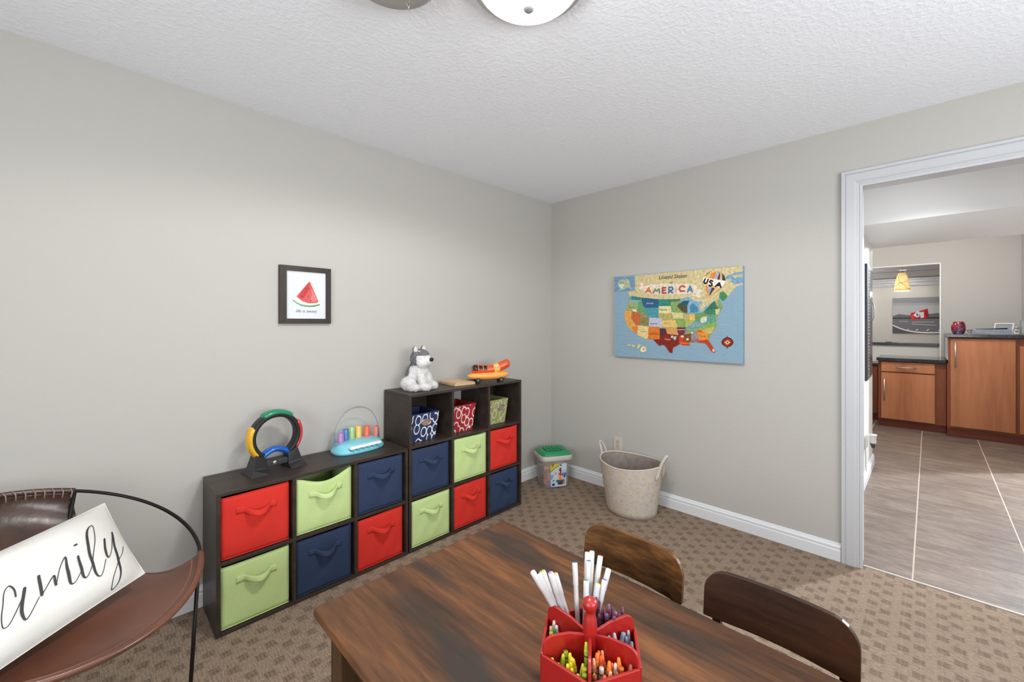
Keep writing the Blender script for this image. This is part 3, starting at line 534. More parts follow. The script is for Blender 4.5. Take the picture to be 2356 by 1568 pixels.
# ================================================================== cube shelves
CAM_CAP = mat('dark cam cap', (30, 25, 23), .5)
T_ = .016; YF = -.31; YB = -.018
def cube_shelf(X0, X1, rows, Htot, label, backs):
    r = empty('cube_shelf', ((X0 + X1) / 2, (YF + YB) / 2, 0), label, 'shelf unit')
    cw = (X1 - X0 - 4 * T_) / 3; chh = (Htot - (rows + 1) * T_) / rows
    bv = .0012
    bx('side_panel', DARKW, X0, X0 + T_, YF, YB, 0, Htot - T_, r, bv); bx('side_panel', DARKW, X1 - T_, X1, YF, YB, 0, Htot - T_, r, bv)
    bx('top_panel', DARKW, X0, X1, YF, YB, Htot - T_, Htot, r, bv); bx('bottom_panel', DARKW, X0 + T_, X1 - T_, YF, YB, 0.0, T_, r, bv)
    cells = []
    for j in range(rows):
        z0 = T_ + j * (chh + T_)
        for i in range(3):
            x = X0 + T_ + i * (cw + T_)
            cells.append((x, x + cw, z0, z0 + chh))
            if (i, j) in backs: bx('back_panel', DARKW, x, x + cw, YB - .005, YB - .001, z0, z0 + chh, r)
            if i: bx('divider', DARKW, x - T_, x, YF + .001, YB, z0, z0 + chh, r, bv)
        if j: bx('shelf_board', DARKW, X0 + T_, X1 - T_, YF + .0005, YB, z0 - T_, z0, r, bv)
    for y in (YF + .03, (YF + YB) / 2, YB - .03):
        MB().lathe([(.0, .0006), (.0035, .0006), (.0035, 0)], (X0 + .008, y, Htot), 10).build('cam_cap', CAM_CAP, r)
    return cells
low = cube_shelf(-2.600, -1.678, 2, .613, 'dark brown low cube shelf of two rows along the wall', {(0, 0), (1, 0), (2, 0), (0, 1), (1, 1), (2, 1)})
tall = cube_shelf(-1.670, -.726, 3, .920, 'dark brown tall cube shelf of three rows nearest the room corner', {(0, 0), (1, 0), (2, 0), (0, 1), (1, 1), (2, 1), (0, 2), (2, 2)})

FAB = {'red': mat('red bin fabric', (208, 52, 42), .85, var=.015, vs=160, bump=.2, bs=420, bd=.002, spec=.2), 'green': mat('apple green bin fabric', (192, 213, 145), .85, var=.015, vs=160, bump=.2, bs=420, bd=.002, spec=.2), 'navy': mat('navy bin fabric', (48, 61, 88), .85, var=.02, vs=160, bump=.2, bs=420, bd=.002, spec=.2)}
def fabric_bin(cell, colr, label, sag=0.0, wfrac=.945, seed=1, bulge=.006):
    rnd = random.Random(seed)
    x0, x1, z0, z1 = cell
    x0 += .004; xw = (x1 - x0) * wfrac; zt = z1 - .010
    yf = YF + .012; depth = .25
    ph = [rnd.uniform(0, 6.28) for _ in range(4)]
    r = empty('storage_bin', (x0 + xw / 2, yf + depth / 2, z0), label, 'storage bin', 'fabric bins in the cube shelves')
    hz = zt - z0 - .003
    def front(u, v):
        e = (1 - (2 * u - 1) ** 4) * (1 - (2 * v - 1) ** 4)
        y = yf - bulge * e + .0022 * math.sin(7 * u + ph[0]) * math.sin(5 * v + ph[1]) * e + .0015 * math.sin(15 * u - 9 * v + ph[2]) * e
        z = z0 + .003 + hz * v - sag * (math.sin(PI * u) ** 1.4) * v ** 3 - .002 * math.sin(3 * u + ph[3]) * v
        if sag: y -= .010 * math.sin(PI * u) * v ** 2
        return (x0 + xw * u, y, z)
    M_ = FAB[colr]
    b = MB().grid(front, 18, 14)
    def side(x): return lambda u, v: (x, yf + depth * u, z0 + .003 + hz * v)
    b.grid(side(x0), 4, 4); b.grid(side(x0 + xw), 4, 4)
    b.grid(lambda u, v: (x0 + xw * u, yf + depth, z0 + .003 + hz * v), 4, 4)
    b.grid(lambda u, v: (x0 + xw * u, yf + depth * v, z0 + .004), 4, 4)
    b.build('bin_body', M_, r, solid=.003)
    pp = MB().tube([(x0 + xw * u, front(u, .012)[1] - .001, z0 + .006) for u in [k / 10 for k in range(11)]], .0028, 6)
    pp.build('piping', M_, r)
    MB().tube([Vector(front(u, .985)) + Vector((0, -.001, 0)) for u in [k / 16 for k in range(17)]], .0018, 6).build('rim_piping', M_, r)
    ua, ub = .20, .80; zc = z0 + hz * .735; hw = .0145
    tilt = rnd.uniform(-.01, .004)
    def strap(u, v):
        uu = ua + (ub - ua) * u
        k = 0.0 if u < .2 or u > .84 else math.sin(PI * (u - .2) / .64)
        f = front(uu, .735)
        drop = k ** .8
        return (f[0], f[1] - .003 - .036 * drop * (1.12 - .25 * v), zc + tilt * (u - .5) - sag * .35 * math.sin(PI * uu) + hw * (2 * v - 1) * (1 - .15 * drop) - .013 * drop - .004 * math.sin(4 * u + ph[2]))
    MB().grid(strap, 26, 3).build('handle', M_, r, solid=.003)
    return r
C = lambda cells, i, j: cells[j * 3 + i]
fabric_bin(C(low, 0, 1), 'red', 'red fabric bin in the top left cube of the low shelf', seed=1)
fabric_bin(C(low, 1, 1), 'green', 'green fabric bin with sagging rim, top middle cube of the low shelf', sag=.034, seed=2)
fabric_bin(C(low, 2, 1), 'navy', 'navy fabric bin in the top right cube of the low shelf', seed=3)
fabric_bin(C(low, 0, 0), 'green', 'green fabric bin in the bottom left cube of the low shelf', seed=4)
fabric_bin(C(low, 1, 0), 'navy', 'navy fabric bin in the bottom middle cube of the low shelf', seed=5)
fabric_bin(C(low, 2, 0), 'red', 'red fabric bin in the bottom right cube of the low shelf', seed=6)
fabric_bin(C(tall, 0, 1), 'navy', 'navy fabric bin in the middle row of the tall shelf, left cube', seed=7, wfrac=.93)
fabric_bin(C(tall, 1, 1), 'green', 'green fabric bin in the middle row of the tall shelf, under the red patterned bin', seed=8)
fabric_bin(C(tall, 2, 1), 'red', 'red fabric bin in the middle row of the tall shelf, right cube', seed=9, wfrac=.93)
fabric_bin(C(tall, 0, 0), 'green', 'green fabric bin in the bottom row of the tall shelf, left cube', seed=10)
fabric_bin(C(tall, 1, 0), 'red', 'red fabric bin in the bottom row of the tall shelf, middle cube', seed=11)
fabric_bin(C(tall, 2, 0), 'navy', 'navy fabric bin in the bottom row of the tall shelf, right cube', seed=12)

def pattern_bin(cx, wt, wb, ht, colr, outm, inm, label, holder):
    z0 = C(tall, 0, 2)[2]; yf = -.262; dt, db = .22, .19
    r = empty('patterned_bin', (cx, yf + dt / 2, z0), label, 'storage bin', 'patterned bins on the top row')
    def loop(w_, d, z, ins=0.0):
        yc = yf + dt / 2
        return [(cx + sx * (w_ / 2 - ins), yc + sy * (d / 2 - ins), z) for sx, sy in ((-1, -1), (1, -1), (1, 1), (-1, 1))]
    b = MB(); b.rings([loop(wb, db, z0 + .001), loop(wt, dt, z0 + ht)], 0, False, True, False)
    b.rings([loop(wt, dt, z0 + ht), loop(wt, dt, z0 + ht, .004), loop(wb, db, z0 + .006, .004)], 1, False, False, True)
    b.build('bin_body', [outm, inm], r)
    rm = MB().rings([loop(wt, dt, z0 + ht - .006, -.001), loop(wt, dt, z0 + ht + .001, -.001), loop(wt, dt, z0 + ht + .001, .005), loop(wt, dt, z0 + ht - .006, .005)], 0, False, False, False)
    rm.build('rim', inm, r)
    if holder:
        zz = z0 + ht * .66; yy = yf + (dt - db) / 2 * .34 - .002
        sl = (dt - db) / 2 / ht
        cxh = cx + holder
        pts = [(cxh + .034 * math.cos(a), yy - sl * .018 * math.sin(a), zz + .018 * math.sin(a)) for a in [2 * PI * k / 24 for k in range(24)]]
        h = MB().tube(pts, .004, 8, closed=True).build('label_holder', NICKEL, r)
        MB().poly([(p[0], p[1] + .001, p[2]) for p in pts]).build('label_card', mat('dull label card', (150, 125, 112), .5), h)
    return r
pattern_bin(-1.540, .228, .182, .170, 'navy', loops_mat('navy loop print', (34, 46, 84), (222, 224, 230)), mat('navy lining', (34, 48, 92), .7), 'navy and white loop-patterned bin in the top left cube of the tall shelf', .02)
pattern_bin(-1.232, .215, .172, .178, 'red', loops_mat('red loop print', (160, 32, 38), (226, 216, 214)), mat('red lining', (140, 26, 30), .7), 'red and white loop-patterned bin in the top middle cube of the tall shelf', 0)
pattern_bin(-.912, .19, .152, .172, 'olive', loops_mat('olive loop print', (150, 150, 98), (196, 200, 160)), mat('olive lining', (150, 154, 100), .7), 'olive loop-patterned bin in the top right cube of the tall shelf', .03)

# ================================================================== wall pictures
def flat(c, rough=.7): return mat('print %d %d %d' % c, c, rough, spec=.2)
INK = flat((52, 50, 50)); 
pic = empty('framed_print', (-2.137, 0, 1.335), 'small watermelon print in a dark wood frame on the wall above the shelves', 'picture')
FW = wood('dark frame wood', [(.3, (48, 39, 35)), (.7, (64, 53, 47))], 2, 30, .5)
fx0, fx1, fz0, fz1, ix0, ix1, iz0, iz1 = -2.271, -2.003, 1.335, 1.647, -2.236, -2.030, 1.362, 1.620
for nm, p in (('frame_rail', [(fx0, fz0), (fx1, fz0), (ix1, iz0), (ix0, iz0)]), ('frame_rail', [(ix0, iz1), (ix1, iz1), (fx1, fz1), (fx0, fz1)]), ('frame_rail', [(fx0, fz0), (ix0, iz0), (ix0, iz1), (fx0, fz1)]), ('frame_rail', [(ix1, iz0), (fx1, fz0), (fx1, fz1), (ix1, iz1)])):
    MB().prism(p, lambda a, b, d: (a, d, b), -.001, -.022).build(nm, FW, pic, .001)
bx('paper', mat('cool white paper', (214, 219, 221), .6), fx0 + .01, fx1 - .01, -.011, -.002, fz0 + .01, fz1 - .01, pic)
fr = lambda a, b, d: (a, -.0112 - d, b)
m = MB(); mats = []
for i, (c, pl_) in enumerate(ART_POLYS):
    mats.append(flat(c)); m.poly([fr(a, b, .00005 * (i + 1)) for a, b in pl_], len(mats) - 1)
m.build('printed_watermelon', mats, pic)
MB().text('life is sweet', .0235, fr, -2.190, 1.396, .0003, 0, .35).build('printed_words', INK, pic)

CANV = bpy.data.materials.new('painted ocean canvas'); t = NT(CANV)
v = t.coords('Object', (1, .6, 1)); wv = t.new('ShaderNodeTexWave', bands_direction='Z'); t.link(v, wv.inputs[0])
wv.inputs['Scale'].default_value = 40.0; wv.inputs['Distortion'].default_value = 3.0; wv.inputs['Detail'].default_value = 2.0; wv.inputs['Detail Scale'].default_value = 2.0
t.link(t.ramp(wv.outputs['Fac'], [(.08, (112, 142, 164)), (.40, (134, 163, 182)), (.8, (144, 173, 190))]), t.b.inputs['Base Color']); t.b.inputs['Roughness'].default_value = .75
t.bump(t.noise(t.coords('Object'), 600.0, 1.0), .15, .001)
CY0, CY1, CZ0, CZ1 = -.6705, -1.604, 1.076, 1.706
cv = empty('map_canvas', (0, (CY0 + CY1) / 2, CZ0), 'painted canvas map of the United States of America hung by the corner', 'picture')
bx('canvas', CANV, -.032, -.001, CY1, CY0, CZ0, CZ1, cv, .002)
fr = lambda a, b, d: (-.0321 - d, CY0 - a, CZ0 + b)
W_, H_ = CY0 - CY1, CZ1 - CZ0
m = MB(); mats = []
for i, (c, pl_) in enumerate(MAP_POLYS):
    pm = mat('map paint %d %d %d' % c, c, .75, var=.10, vs=60, spec=.2)
    if pm not in mats: mats.append(pm)
    m.poly([fr(min(max(a, .001), W_ - .001), min(max(b, .001), H_ - .001), .00004 * (i + 1)) for a, b in pl_], mats.index(pm))
m.build('painted_map', mats, cv)
for c, ss in MAP_LETTERS:
    m = MB()
    for j, s_ in enumerate(ss): m.ribbon(s_, fr, .0105, 0, .0037 + .0007 * j)
    m.build('painted_letter', flat(c), cv)
for tx, (a, b), sz, c in MAP_TEXTS:
    MB().text(tx, sz * (1.7 if tx == 'United States' else 1.25), fr, a, b, .0038, 0, .3).build('painted_word', flat(c), cv)

# outlet behind the basket
ol = empty('wall_outlet', (0, -.686, .33), 'beige wall outlet above the baseboard behind the felt basket', 'outlet')
IV = mat('ivory plastic', (206, 194, 182), .45)
bx('cover_plate', IV, -.006, -.0005, -.724, -.648, .316, .432, ol, .002)
sock = bx('socket', mat('ivory socket', (192, 180, 168), .45), -.008, -.005, -.703, -.669, .340, .408, ol, .002)
sl = MB()
for zc in (.357, .391):
    for yc in (-.692, -.680): sl.box(-.0084, -.0078, yc - .001, yc + .001, zc - .004, zc + .005)
sl.build('slots', INK, sock)

# ================================================================== toys on the low shelf
Z1 = .613
rt_ = empty('ring_toy', (0, 0, 0), 'black ring toy with green, yellow, red and blue light bars on the low shelf', 'toy')
loops = []
RZ = .165
def arc(a0, a1, R, n, y=0): return [(R * math.cos(math.radians(a0 + (a1 - a0) * k / n)), y, RZ + R * math.sin(math.radians(a0 + (a1 - a0) * k / n))) for k in range(n + 1)]
for a in [-55 + 290 * k / 56 for k in range(57)]:
    ca, sa = math.cos(math.radians(a)), math.sin(math.radians(a))
    pr_ = [(.094, -.022), (.097, -.029), (.110, -.030), (.117, -.022), (.117, .022), (.110, .030), (.097, .029), (.094, .022)]
    loops.append([(r * ca, y, RZ + r * sa) for r, y in pr_])
MB().rings(loops).build('ring', BLACKP, rt_, .001)
for s_ in (-1, 1):
    pb = [(s_ * .048, -.068, 0), (s_ * .132, -.068, 0), (s_ * .132, .066, 0), (s_ * .048, .066, 0)]
    pt = [(s_ * .050, -.030, .066), (s_ * .096, -.030, .096), (s_ * .096, .030, .096), (s_ * .050, .030, .066)]
    pmid = [(s_ * .049, -.036, .022), (s_ * .116, -.038, .030), (s_ * .116, .036, .030), (s_ * .049, .034, .022)]
    MB().rings([pb, pmid, pt], 0, False).build('foot', BLACKP, rt_, .003)
br = bx('bridge', mat('dark grey plastic', (52, 52, 54), .45), -.05, .05, -.030, .030, .024, .052, rt_, .004)
MB().lathe([(0, .002), (.008, .0015), (.009, 0)], (-.012, -.030, .040), 14, mtx=Matrix.Rotation(PI / 2, 3, 'X')).build('screw', NICKEL, br)
def lens(nm, c, a0, a1, R=.1155, wd=.0185):
    MB().tube(arc(a0, a1, R, 18), [wd * (.55 if k in (0, 18) else 1) for k in range(19)], 12, flat=(.85, 1.7)).build(nm, mat(nm, c, .22, coat=.4), rt_)
lens('green_light_bar', (22, 130, 92), 48, 122)
lens('yellow_light_bar', (222, 172, 38), 150, 226)
lens('red_light_bar', (196, 56, 48), -40, 32)
MB().tube([(-.078 + .156 * k / 16, 0, .060 + .040 * math.sin(PI * k / 16)) for k in range(17)], [.015 if 0 < k < 16 else .010 for k in range(17)], 12, flat=(1.0, 1.7)).build('blue_light_bar', mat('blue_light_bar', (20, 92, 180), .22, coat=.4), rt_)
rt_.location = (-2.325, -.135, Z1); rt_.rotation_euler = (0, 0, math.radians(6))

pn = empty('toy_piano', (0, 0, 0), 'turquoise toy piano with coloured tubes under a clear dome, on the low shelf', 'toy')
TURQ = mat('turquoise plastic', (120, 200, 214), .3, coat=.3)
def sup(rx, ry, z, n=40, e=2.6, oy=0):
    out = []
    for k in range(n):
        a = 2 * PI * k / n; c, s_ = math.cos(a), math.sin(a)
        out.append((rx * math.copysign(abs(c) ** (2 / e), c), oy + ry * math.copysign(abs(s_) ** (2 / e), s_), z))
    return out
MB().rings([sup(.146, .088, 0), sup(.149, .091, .006), sup(.149, .091, .016), sup(.142, .084, .024), sup(.139, .081, .027), sup(.134, .074, .046, oy=.002), sup(.124, .060, .056, oy=.008), sup(.09, .035, .060, oy=.012)]).build('base', TURQ, pn)
tiltm = Matrix.Rotation(math.radians(-62), 3, 'X')
def kb(a, b, d): p = tiltm @ Vector((a, b, d)); return (p.x - .0, p.y - .0725, p.z + .034)
kp = MB().prism([(-.092, .002), (.096, .002), (.098, .010), (.095, .016), (-.088, .016), (-.095, .010)], lambda a, b, d: (a, -.084 + b * .5 + d, .030 + b * .9), .014, -.0075).build('key_strip', mat('white toy plastic', (226, 228, 230), .35), pn, .001)
for k in range(6):
    xc = -.076 + .031 * k
    pts = [(xc + .0125 * math.cos(a), .002 + .013 * math.sin(a)) for a in [PI + PI * q / 10 for q in range(11)]]
    MB().prism(pts, lambda a, b, d: (a, -.0865 + b * .5 + d, .031 + b * .9), .010, -.0035).build('key', mat('teal key', (86, 150, 158), .4), pn)
TUBC = [('purple', (172, 120, 180)), ('blue', (24, 110, 184)), ('green', (156, 200, 118)), ('yellow', (230, 190, 84)), ('orange', (228, 92, 40)), ('pink', (224, 130, 116))]
for k, (nm, c) in enumerate(TUBC):
    u = k / 5; x = -.105 + .208 * u; y = -.022 + .055 * math.sin(PI * (u * .85 + .12)); h = (.056, .066, .070, .068, .064, .060)[k]
    MB().lathe([(.0, h - .010), (.013, h - .010), (.014, h), (.0165, h - .001), (.0175, .0), (.0175, -.014), (0, -.014)], (x, y, .056), 20).build('tube', mat(nm + ' toy tube', c, .35, coat=.3), pn)
dp = []
for k in range(17):
    a = PI / 2 * k / 16
    dp.append((.137 * math.cos(a) ** .8, .045 + .196 * math.sin(a) ** .95))
dp[-1] = (0, .241)
MB().lathe(dp, (0, .008, 0), 40, ell=(1, .56)).build('clear_dome', mixmat('clear plastic', (225, 228, 230), .06, .05, 1.16), pn)
pn.location = (-1.886, -.112, Z1); pn.rotation_euler = (0, 0, math.radians(4))

# ================================================================== on top of the tall shelf
Z2 = .920
def remeshed(m, vox):
    me = bpy.data.meshes.new('t'); me.from_pydata([tuple(v) for v in m.v], [], m.f)
    o = bpy.data.objects.new('t', me); COL.objects.link(o)
    k = o.modifiers.new('r', 'REMESH'); k.mode = 'VOXEL'; k.voxel_size = vox
    s_ = o.modifiers.new('s', 'SMOOTH'); s_.iterations = 6; s_.factor = .5
    dg = bpy.context.evaluated_depsgraph_get(); dg.update()
    out = bpy.data.meshes.new_from_object(o.evaluated_get(dg))
    bpy.data.objects.remove(o); bpy.data.meshes.remove(me)
    return out
dog = empty('plush_husky', (0, 0, 0), 'small grey and white plush husky dog sitting on the tall shelf', 'plush toy')
m = MB()
ry = lambda d: Matrix.Rotation(math.radians(d), 3, 'Y')
m.ell((-.022, 0, .085), (.056, .060, .088), ry(10)); m.ell((.012, 0, .115), (.048, .050, .062)); m.ell((.008, 0, .150), (.046, .050, .05))
m.ell((.016, 0, .193), (.058, .066, .056)); m.ell((.062, 0, .180), (.034, .034, .028)); m.ell((.046, .026, .168), (.034, .034, .028)); m.ell((.046, -.026, .168), (.034, .034, .028))
for s_ in (-1, 1):
    m.ell((.004, s_ * .044, .246), (.011, .016, .026), Matrix.Rotation(math.radians(-14 * s_), 3, 'X'))
    m.ell((.046, s_ * .034, .07), (.025, .024, .052), ry(-20)); m.ell((.072, s_ * .040, .023), (.042, .029, .024))
    m.ell((-.026, s_ * .068, .042), (.050, .034, .042)); m.ell((.022, s_ * .088, .022), (.044, .027, .0225))
m.ell((-.092, .02, .025), (.042, .024, .022))
me = remeshed(m, .005)
FURG = mat('grey plush', (112, 112, 116), .95, var=.3, vs=90, bump=.5, bs=260, bd=.004, sheen=.3); FURW = mat('white plush', (226, 224, 222), .95, var=.05, vs=60, bump=.5, bs=260, bd=.004, sheen=.3)
me.materials.clear(); me.materials.append(FURW); me.materials.append(FURG)
def is_grey(p):
    x, y, z = p
    if z > .238 and abs(y) > .028: return not (x > .006)
    if z > .150: return z > .214 or x < -.006 or (abs(y) > .048 and x < .026)
    return x < -.030 and z > .055 and abs(y) < .058
mi = []
for p in me.polygons: mi.append(1 if is_grey(p.center) else 0); p.use_smooth = True
me.polygons.foreach_set('material_index', mi)
body = bpy.data.objects.new('body', me); COL.objects.link(body); body.parent = dog
rnd = random.Random(3); fm = MB()
for p in me.polygons:
    for q in range(2):
        c = p.center; n_ = p.normal
        if c.z < .004: continue
        o_ = Vector((rnd.uniform(-1, 1), rnd.uniform(-1, 1), rnd.uniform(-1.4, .4))) * .5
        dirv = (n_ + o_).normalized(); sidev = n_.cross(dirv)
        if sidev.length < 1e-4: continue
        sidev = sidev.normalized() * .0009
        L_ = rnd.uniform(.005, .0105) * (.55 if (c.x > .05 and c.z > .15) else 1)
        b0 = c + Vector((rnd.uniform(-.002, .002), rnd.uniform(-.002, .002), rnd.uniform(-.002, .002)))
        fm.add([b0 - sidev, b0 + sidev, b0 + dirv * L_ + Vector((0, 0, -.001))], [(0, 1, 2)], mi[p.index])
fo = fm.build('fur', [FURW, FURG], dog); fo['kind'] = 'stuff'
MB().ell((.096, 0, .188), (.012, .018, .013)).build('nose', mat('black glossy nose', (22, 20, 22), .3), dog)
for s_ in (-1, 1):
    MB().ell((.066, s_ * .023, .206), (.0028, .0045, .0026)).build('eye', mat('dark stitched eye', (60, 56, 58), .5), dog)
    MB().ell((.0145, s_ * .045, .249), (.005, .009, .017), Matrix.Rotation(math.radians(-14 * s_), 3, 'X')).build('inner_ear', mat('pale ear felt', (224, 220, 218), .9), dog)
dog.location = (-1.512, -.158, Z2 + .003); dog.rotation_euler = (0, 0, math.radians(-66))

bd = empty('wooden_board', (0, 0, 0), 'flat pale wooden puzzle tray lying on the tall shelf beside the plush dog', 'puzzle')
PW = wood('pale birch wood', [(.3, (196, 164, 128)), (.7, (222, 194, 160))], 0, 30, .6)
bx('tray', PW, -.083, .083, -.10, .10, 0, .012, bd, .002)
m = MB(); m.box(-.083, .083, -.10, -.082, .012, .017).box(-.083, .083, .082, .10, .012, .017).box(-.083, -.066, -.082, .082, .012, .017).box(.066, .083, -.082, .082, .012, .017)
m.build('rim', PW, bd, .001)
bx('inset_piece', mat('peach painted wood', (230, 186, 138), .5), -.045, .05, -.06, .05, .012, .0155, bd, .003)
bd.location = (-1.188, -.135, Z2); bd.rotation_euler = (0, 0, math.radians(-4))

car = empty('hot_dog_car', (0, 0, 0), 'orange toy car shaped like a hot dog in a bun, on the tall shelf', 'toy car')
SAUS = mat('orange red sausage plastic', (214, 82, 32), .32, coat=.3); BUN = mat('orange bun plastic', (236, 164, 84), .4)
bp = [(-.158, .046), (-.150, .045), (-.135, .044), (-.10, .043), (-.03, .042), (.05, .043), (.10, .045), (.130, .048), (.143, .050)]
br_ = [.004, .010, .018, .027, .031, .031, .028, .020, .006]
MB().tube([(x, 0, z) for x, z in bp], br_, 18, flat=(.82, 1.28)).build('bun', BUN, car)
def sp_(s): return Vector((-.128 + .285 * s, 0, .084 - .006 * math.sin(PI * s * .8) + .052 * max(0, s - .45) ** 1.5 * 2.1))
def sr(s): e = min(s, 1 - s); return .0285 * (1 if e > .09 else math.sqrt(max(0.02, 1 - ((.09 - e) / .09) ** 2)))
def spt(s, th, off=0.0):
    T = (sp_(min(1, s + .01)) - sp_(max(0, s - .01))).normalized(); N = Vector((-T.z, 0, T.x)); B = Vector((0, -1, 0)); r = sr(s) + off
    return sp_(s) + N * (r * math.sin(th)) + B * (r * math.cos(th))
NS = 28
ss = [.002 + .996 * (k / NS) for k in range(NS + 1)]
MB().rings([[spt(s, 2 * PI * q / 20) for q in range(20)] for s in ss]).build('sausage', SAUS, car)
DG = mat('dark toy window', (40, 28, 26), .2)
def patch(nm, m_, s0, s1, t0, t1, off=.0007):
    return MB().grid(lambda u, v: spt(s0 + (s1 - s0) * u, math.radians(t0 + (t1 - t0) * v), off), 8, 12).build(nm, m_, car, solid=.0008)
patch('windshield', DG, .02, .135, -8, 188)
patch('window', DG, .165, .255, 2, 62); patch('window', DG, .29, .37, 2, 62); patch('window', DG, .165, .255, 118, 178); patch('window', DG, .29, .37, 118, 178)
band = patch('band', mat('yellow band', (236, 186, 60), .4), .56, .70, -60, 240)
patch('emblem_ground', flat((232, 226, 220)), .585, .675, -8, 40, .0016)
def efr(a, b, d): return spt(.630 + a, b, .0022 + d)
e_ = MB()
for q in (1.0, .72):
    e_.ribbon([(.036 * q * math.cos(a), .28 + .34 * q * math.sin(a)) for a in [2 * PI * k / 14 for k in range(15)]], efr, .009)
e_.ribbon([(-.018, .16), (.018, .40)], efr, .008); e_.ribbon([(.018, .16), (-.004, .28)], efr, .008)
e_.build('emblem', flat((190, 60, 40)), band)
for x in (-.088, .082):
    for s_ in (-1, 1):
        wl = MB().tube([(x, s_ * .026, .0165), (x, s_ * .0385, .0165)], .0165, 20).build('wheel', mat('black tyre', (28, 26, 26), .5), car, .001)
        MB().tube([(x, s_ * .0383, .0165), (x, s_ * .0395, .0165)], .009, 14).build('hub', mat('grey hub', (120, 118, 116), .35, .8), wl)
car.scale = (1, 1, 1.14); car.location = (-.985, -.240, Z2); car.rotation_euler = (0, 0, math.radians(-24))

# ================================================================== block tub
tub = empty('block_tub', (0, 0, 0), 'clear plastic tub of toy blocks with a green lid in the room corner', 'storage tub')
CLR = mixmat('milky clear plastic', (196, 188, 178), .36, .35)
def rr(hx, hy, r, z): return [(a, b, z) for a, b in rrect(hx, hy, r)]
m = MB().rings([rr(.104, .092, .035, .002), rr(.110, .098, .04, .010), rr(.122, .106, .042, .226)], 0, True, True, False)
m.build('tub_body', CLR, tub)
MB().rings([rr(.125, .109, .044, .222), rr(.136, .120, .05, .224), rr(.140, .124, .052, .232), rr(.137, .121, .05, .262), rr(.131, .115, .048, .266)], 0, True, True, True).build('rim', mixmat('milky rim plastic', (206, 198, 188), .8, .35), tub)
GL = mat('green lid plastic', (18, 140, 86), .28, coat=.3)
lid = MB().rings([rr(.131, .115, .046, .2665), rr(.130, .114, .046, .272), rr(.118, .102, .042, .286), rr(.108, .092, .038, .293), rr(.080, .062, .006, .294), rr(.078, .060, .006, .282)], 0, True).build('lid', GL, tub)
st = MB()
for i in range(6):
    for j in range(4):
        xc, yc = -.0625 + .025 * i, -.042 + .028 * j
        st.box(xc - .0080, xc + .0080, yc - .0095, yc + .0095, .282, .2975)
st.build('lid_studs', GL, lid, .002)
lid['label'] = 'green lid with a grid of studs'
def sx(zx, zy, d=0.0):     # drawing on the label stuck to the front
    lx = (zx - 790) / 385 * .118; z = (1450 - zy) / 760 * .212; y = -.098 - (z - .01) / .216 * .008
    return (lx, y - .0012 - d, z)
STK = [((178, 196, 214), [(585, 735), (1045, 735), (1045, 1385), (1010, 1400), (640, 1400), (600, 1370)]), ((112, 152, 188), [(590, 1050), (690, 1050), (640, 1180), (592, 1180)]), ((196, 210, 224), [(700, 740), (1040, 740), (1040, 900), (930, 930), (860, 900)]),
       ((198, 182, 62), [(585, 735), (900, 735), (760, 830), (680, 880), (590, 960)]), ((72, 84, 40), [(590, 948), (680, 872), (760, 822), (900, 735), (930, 735), (770, 836), (688, 890), (592, 970)]),
       ((96, 66, 24), [(610, 745), (690, 740), (690, 765), (620, 775)]), ((96, 66, 24), [(625, 790), (680, 790), (672, 812), (632, 812)]),
       ((222, 190, 160), [(690, 880), (730, 850), (770, 870), (760, 930), (700, 930)]), ((206, 200, 186), [(710, 935), (775, 935), (800, 1060), (760, 1190), (660, 1190), (700, 1080)]), ((150, 140, 112), [(712, 985), (765, 985), (765, 1030), (712, 1030)]), 
       ((150, 42, 38), [(842, 850), (895, 850), (895, 900), (842, 900)]), ((92, 44, 36), [(832, 900), (900, 905), (896, 955), (836, 950)]), ((218, 96, 56), [(815, 1000), (885, 990), (890, 1080), (810, 1080)]), ((150, 42, 38), [(862, 950), (896, 955), (896, 1090), (866, 1090)]),
       ((236, 164, 110), [(822, 1090), (935, 1090), (935, 1205), (822, 1205)]), ((196, 82, 40), [(840, 1130), (885, 1130), (880, 1165), (846, 1165)]), ((40, 108, 100), [(750, 1205), (985, 1205), (985, 1255), (830, 1290), (760, 1270)]), ((112, 34, 44), [(800, 1270), (1000, 1265), (1010, 1310), (900, 1350), (800, 1345)]), ((212, 120, 100), [(945, 1275), (1005, 1275), (1015, 1325), (955, 1325)]),
       ((96, 112, 168), [(905, 1020), (1035, 1000), (1042, 1100), (960, 1110), (905, 1080)]), ((36, 52, 96), [(965, 1100), (1010, 1095), (1010, 1145), (965, 1150)]), ((40, 66, 110), [(640, 1310), (680, 1290), (715, 1310), (715, 1365), (640, 1370)]), ((30, 40, 66), [(865, 760), (905, 785), (895, 805), (865, 800)]), ((150, 62, 80), [(660, 1200), (700, 1195), (695, 1230), (655, 1235)])]
m = MB(); mats = []
for i, (c, pl_) in enumerate(STK):
    mats.append(flat(c)); m.poly([sx(a, b, .00006 * i) for a, b in pl_], i)
m.build('picture_label', mats, tub)
tl, ta = Vector((-.252, -.222, 0)), math.radians(-29.5)
tub.location = tl; tub.rotation_euler = (0, 0, ta)
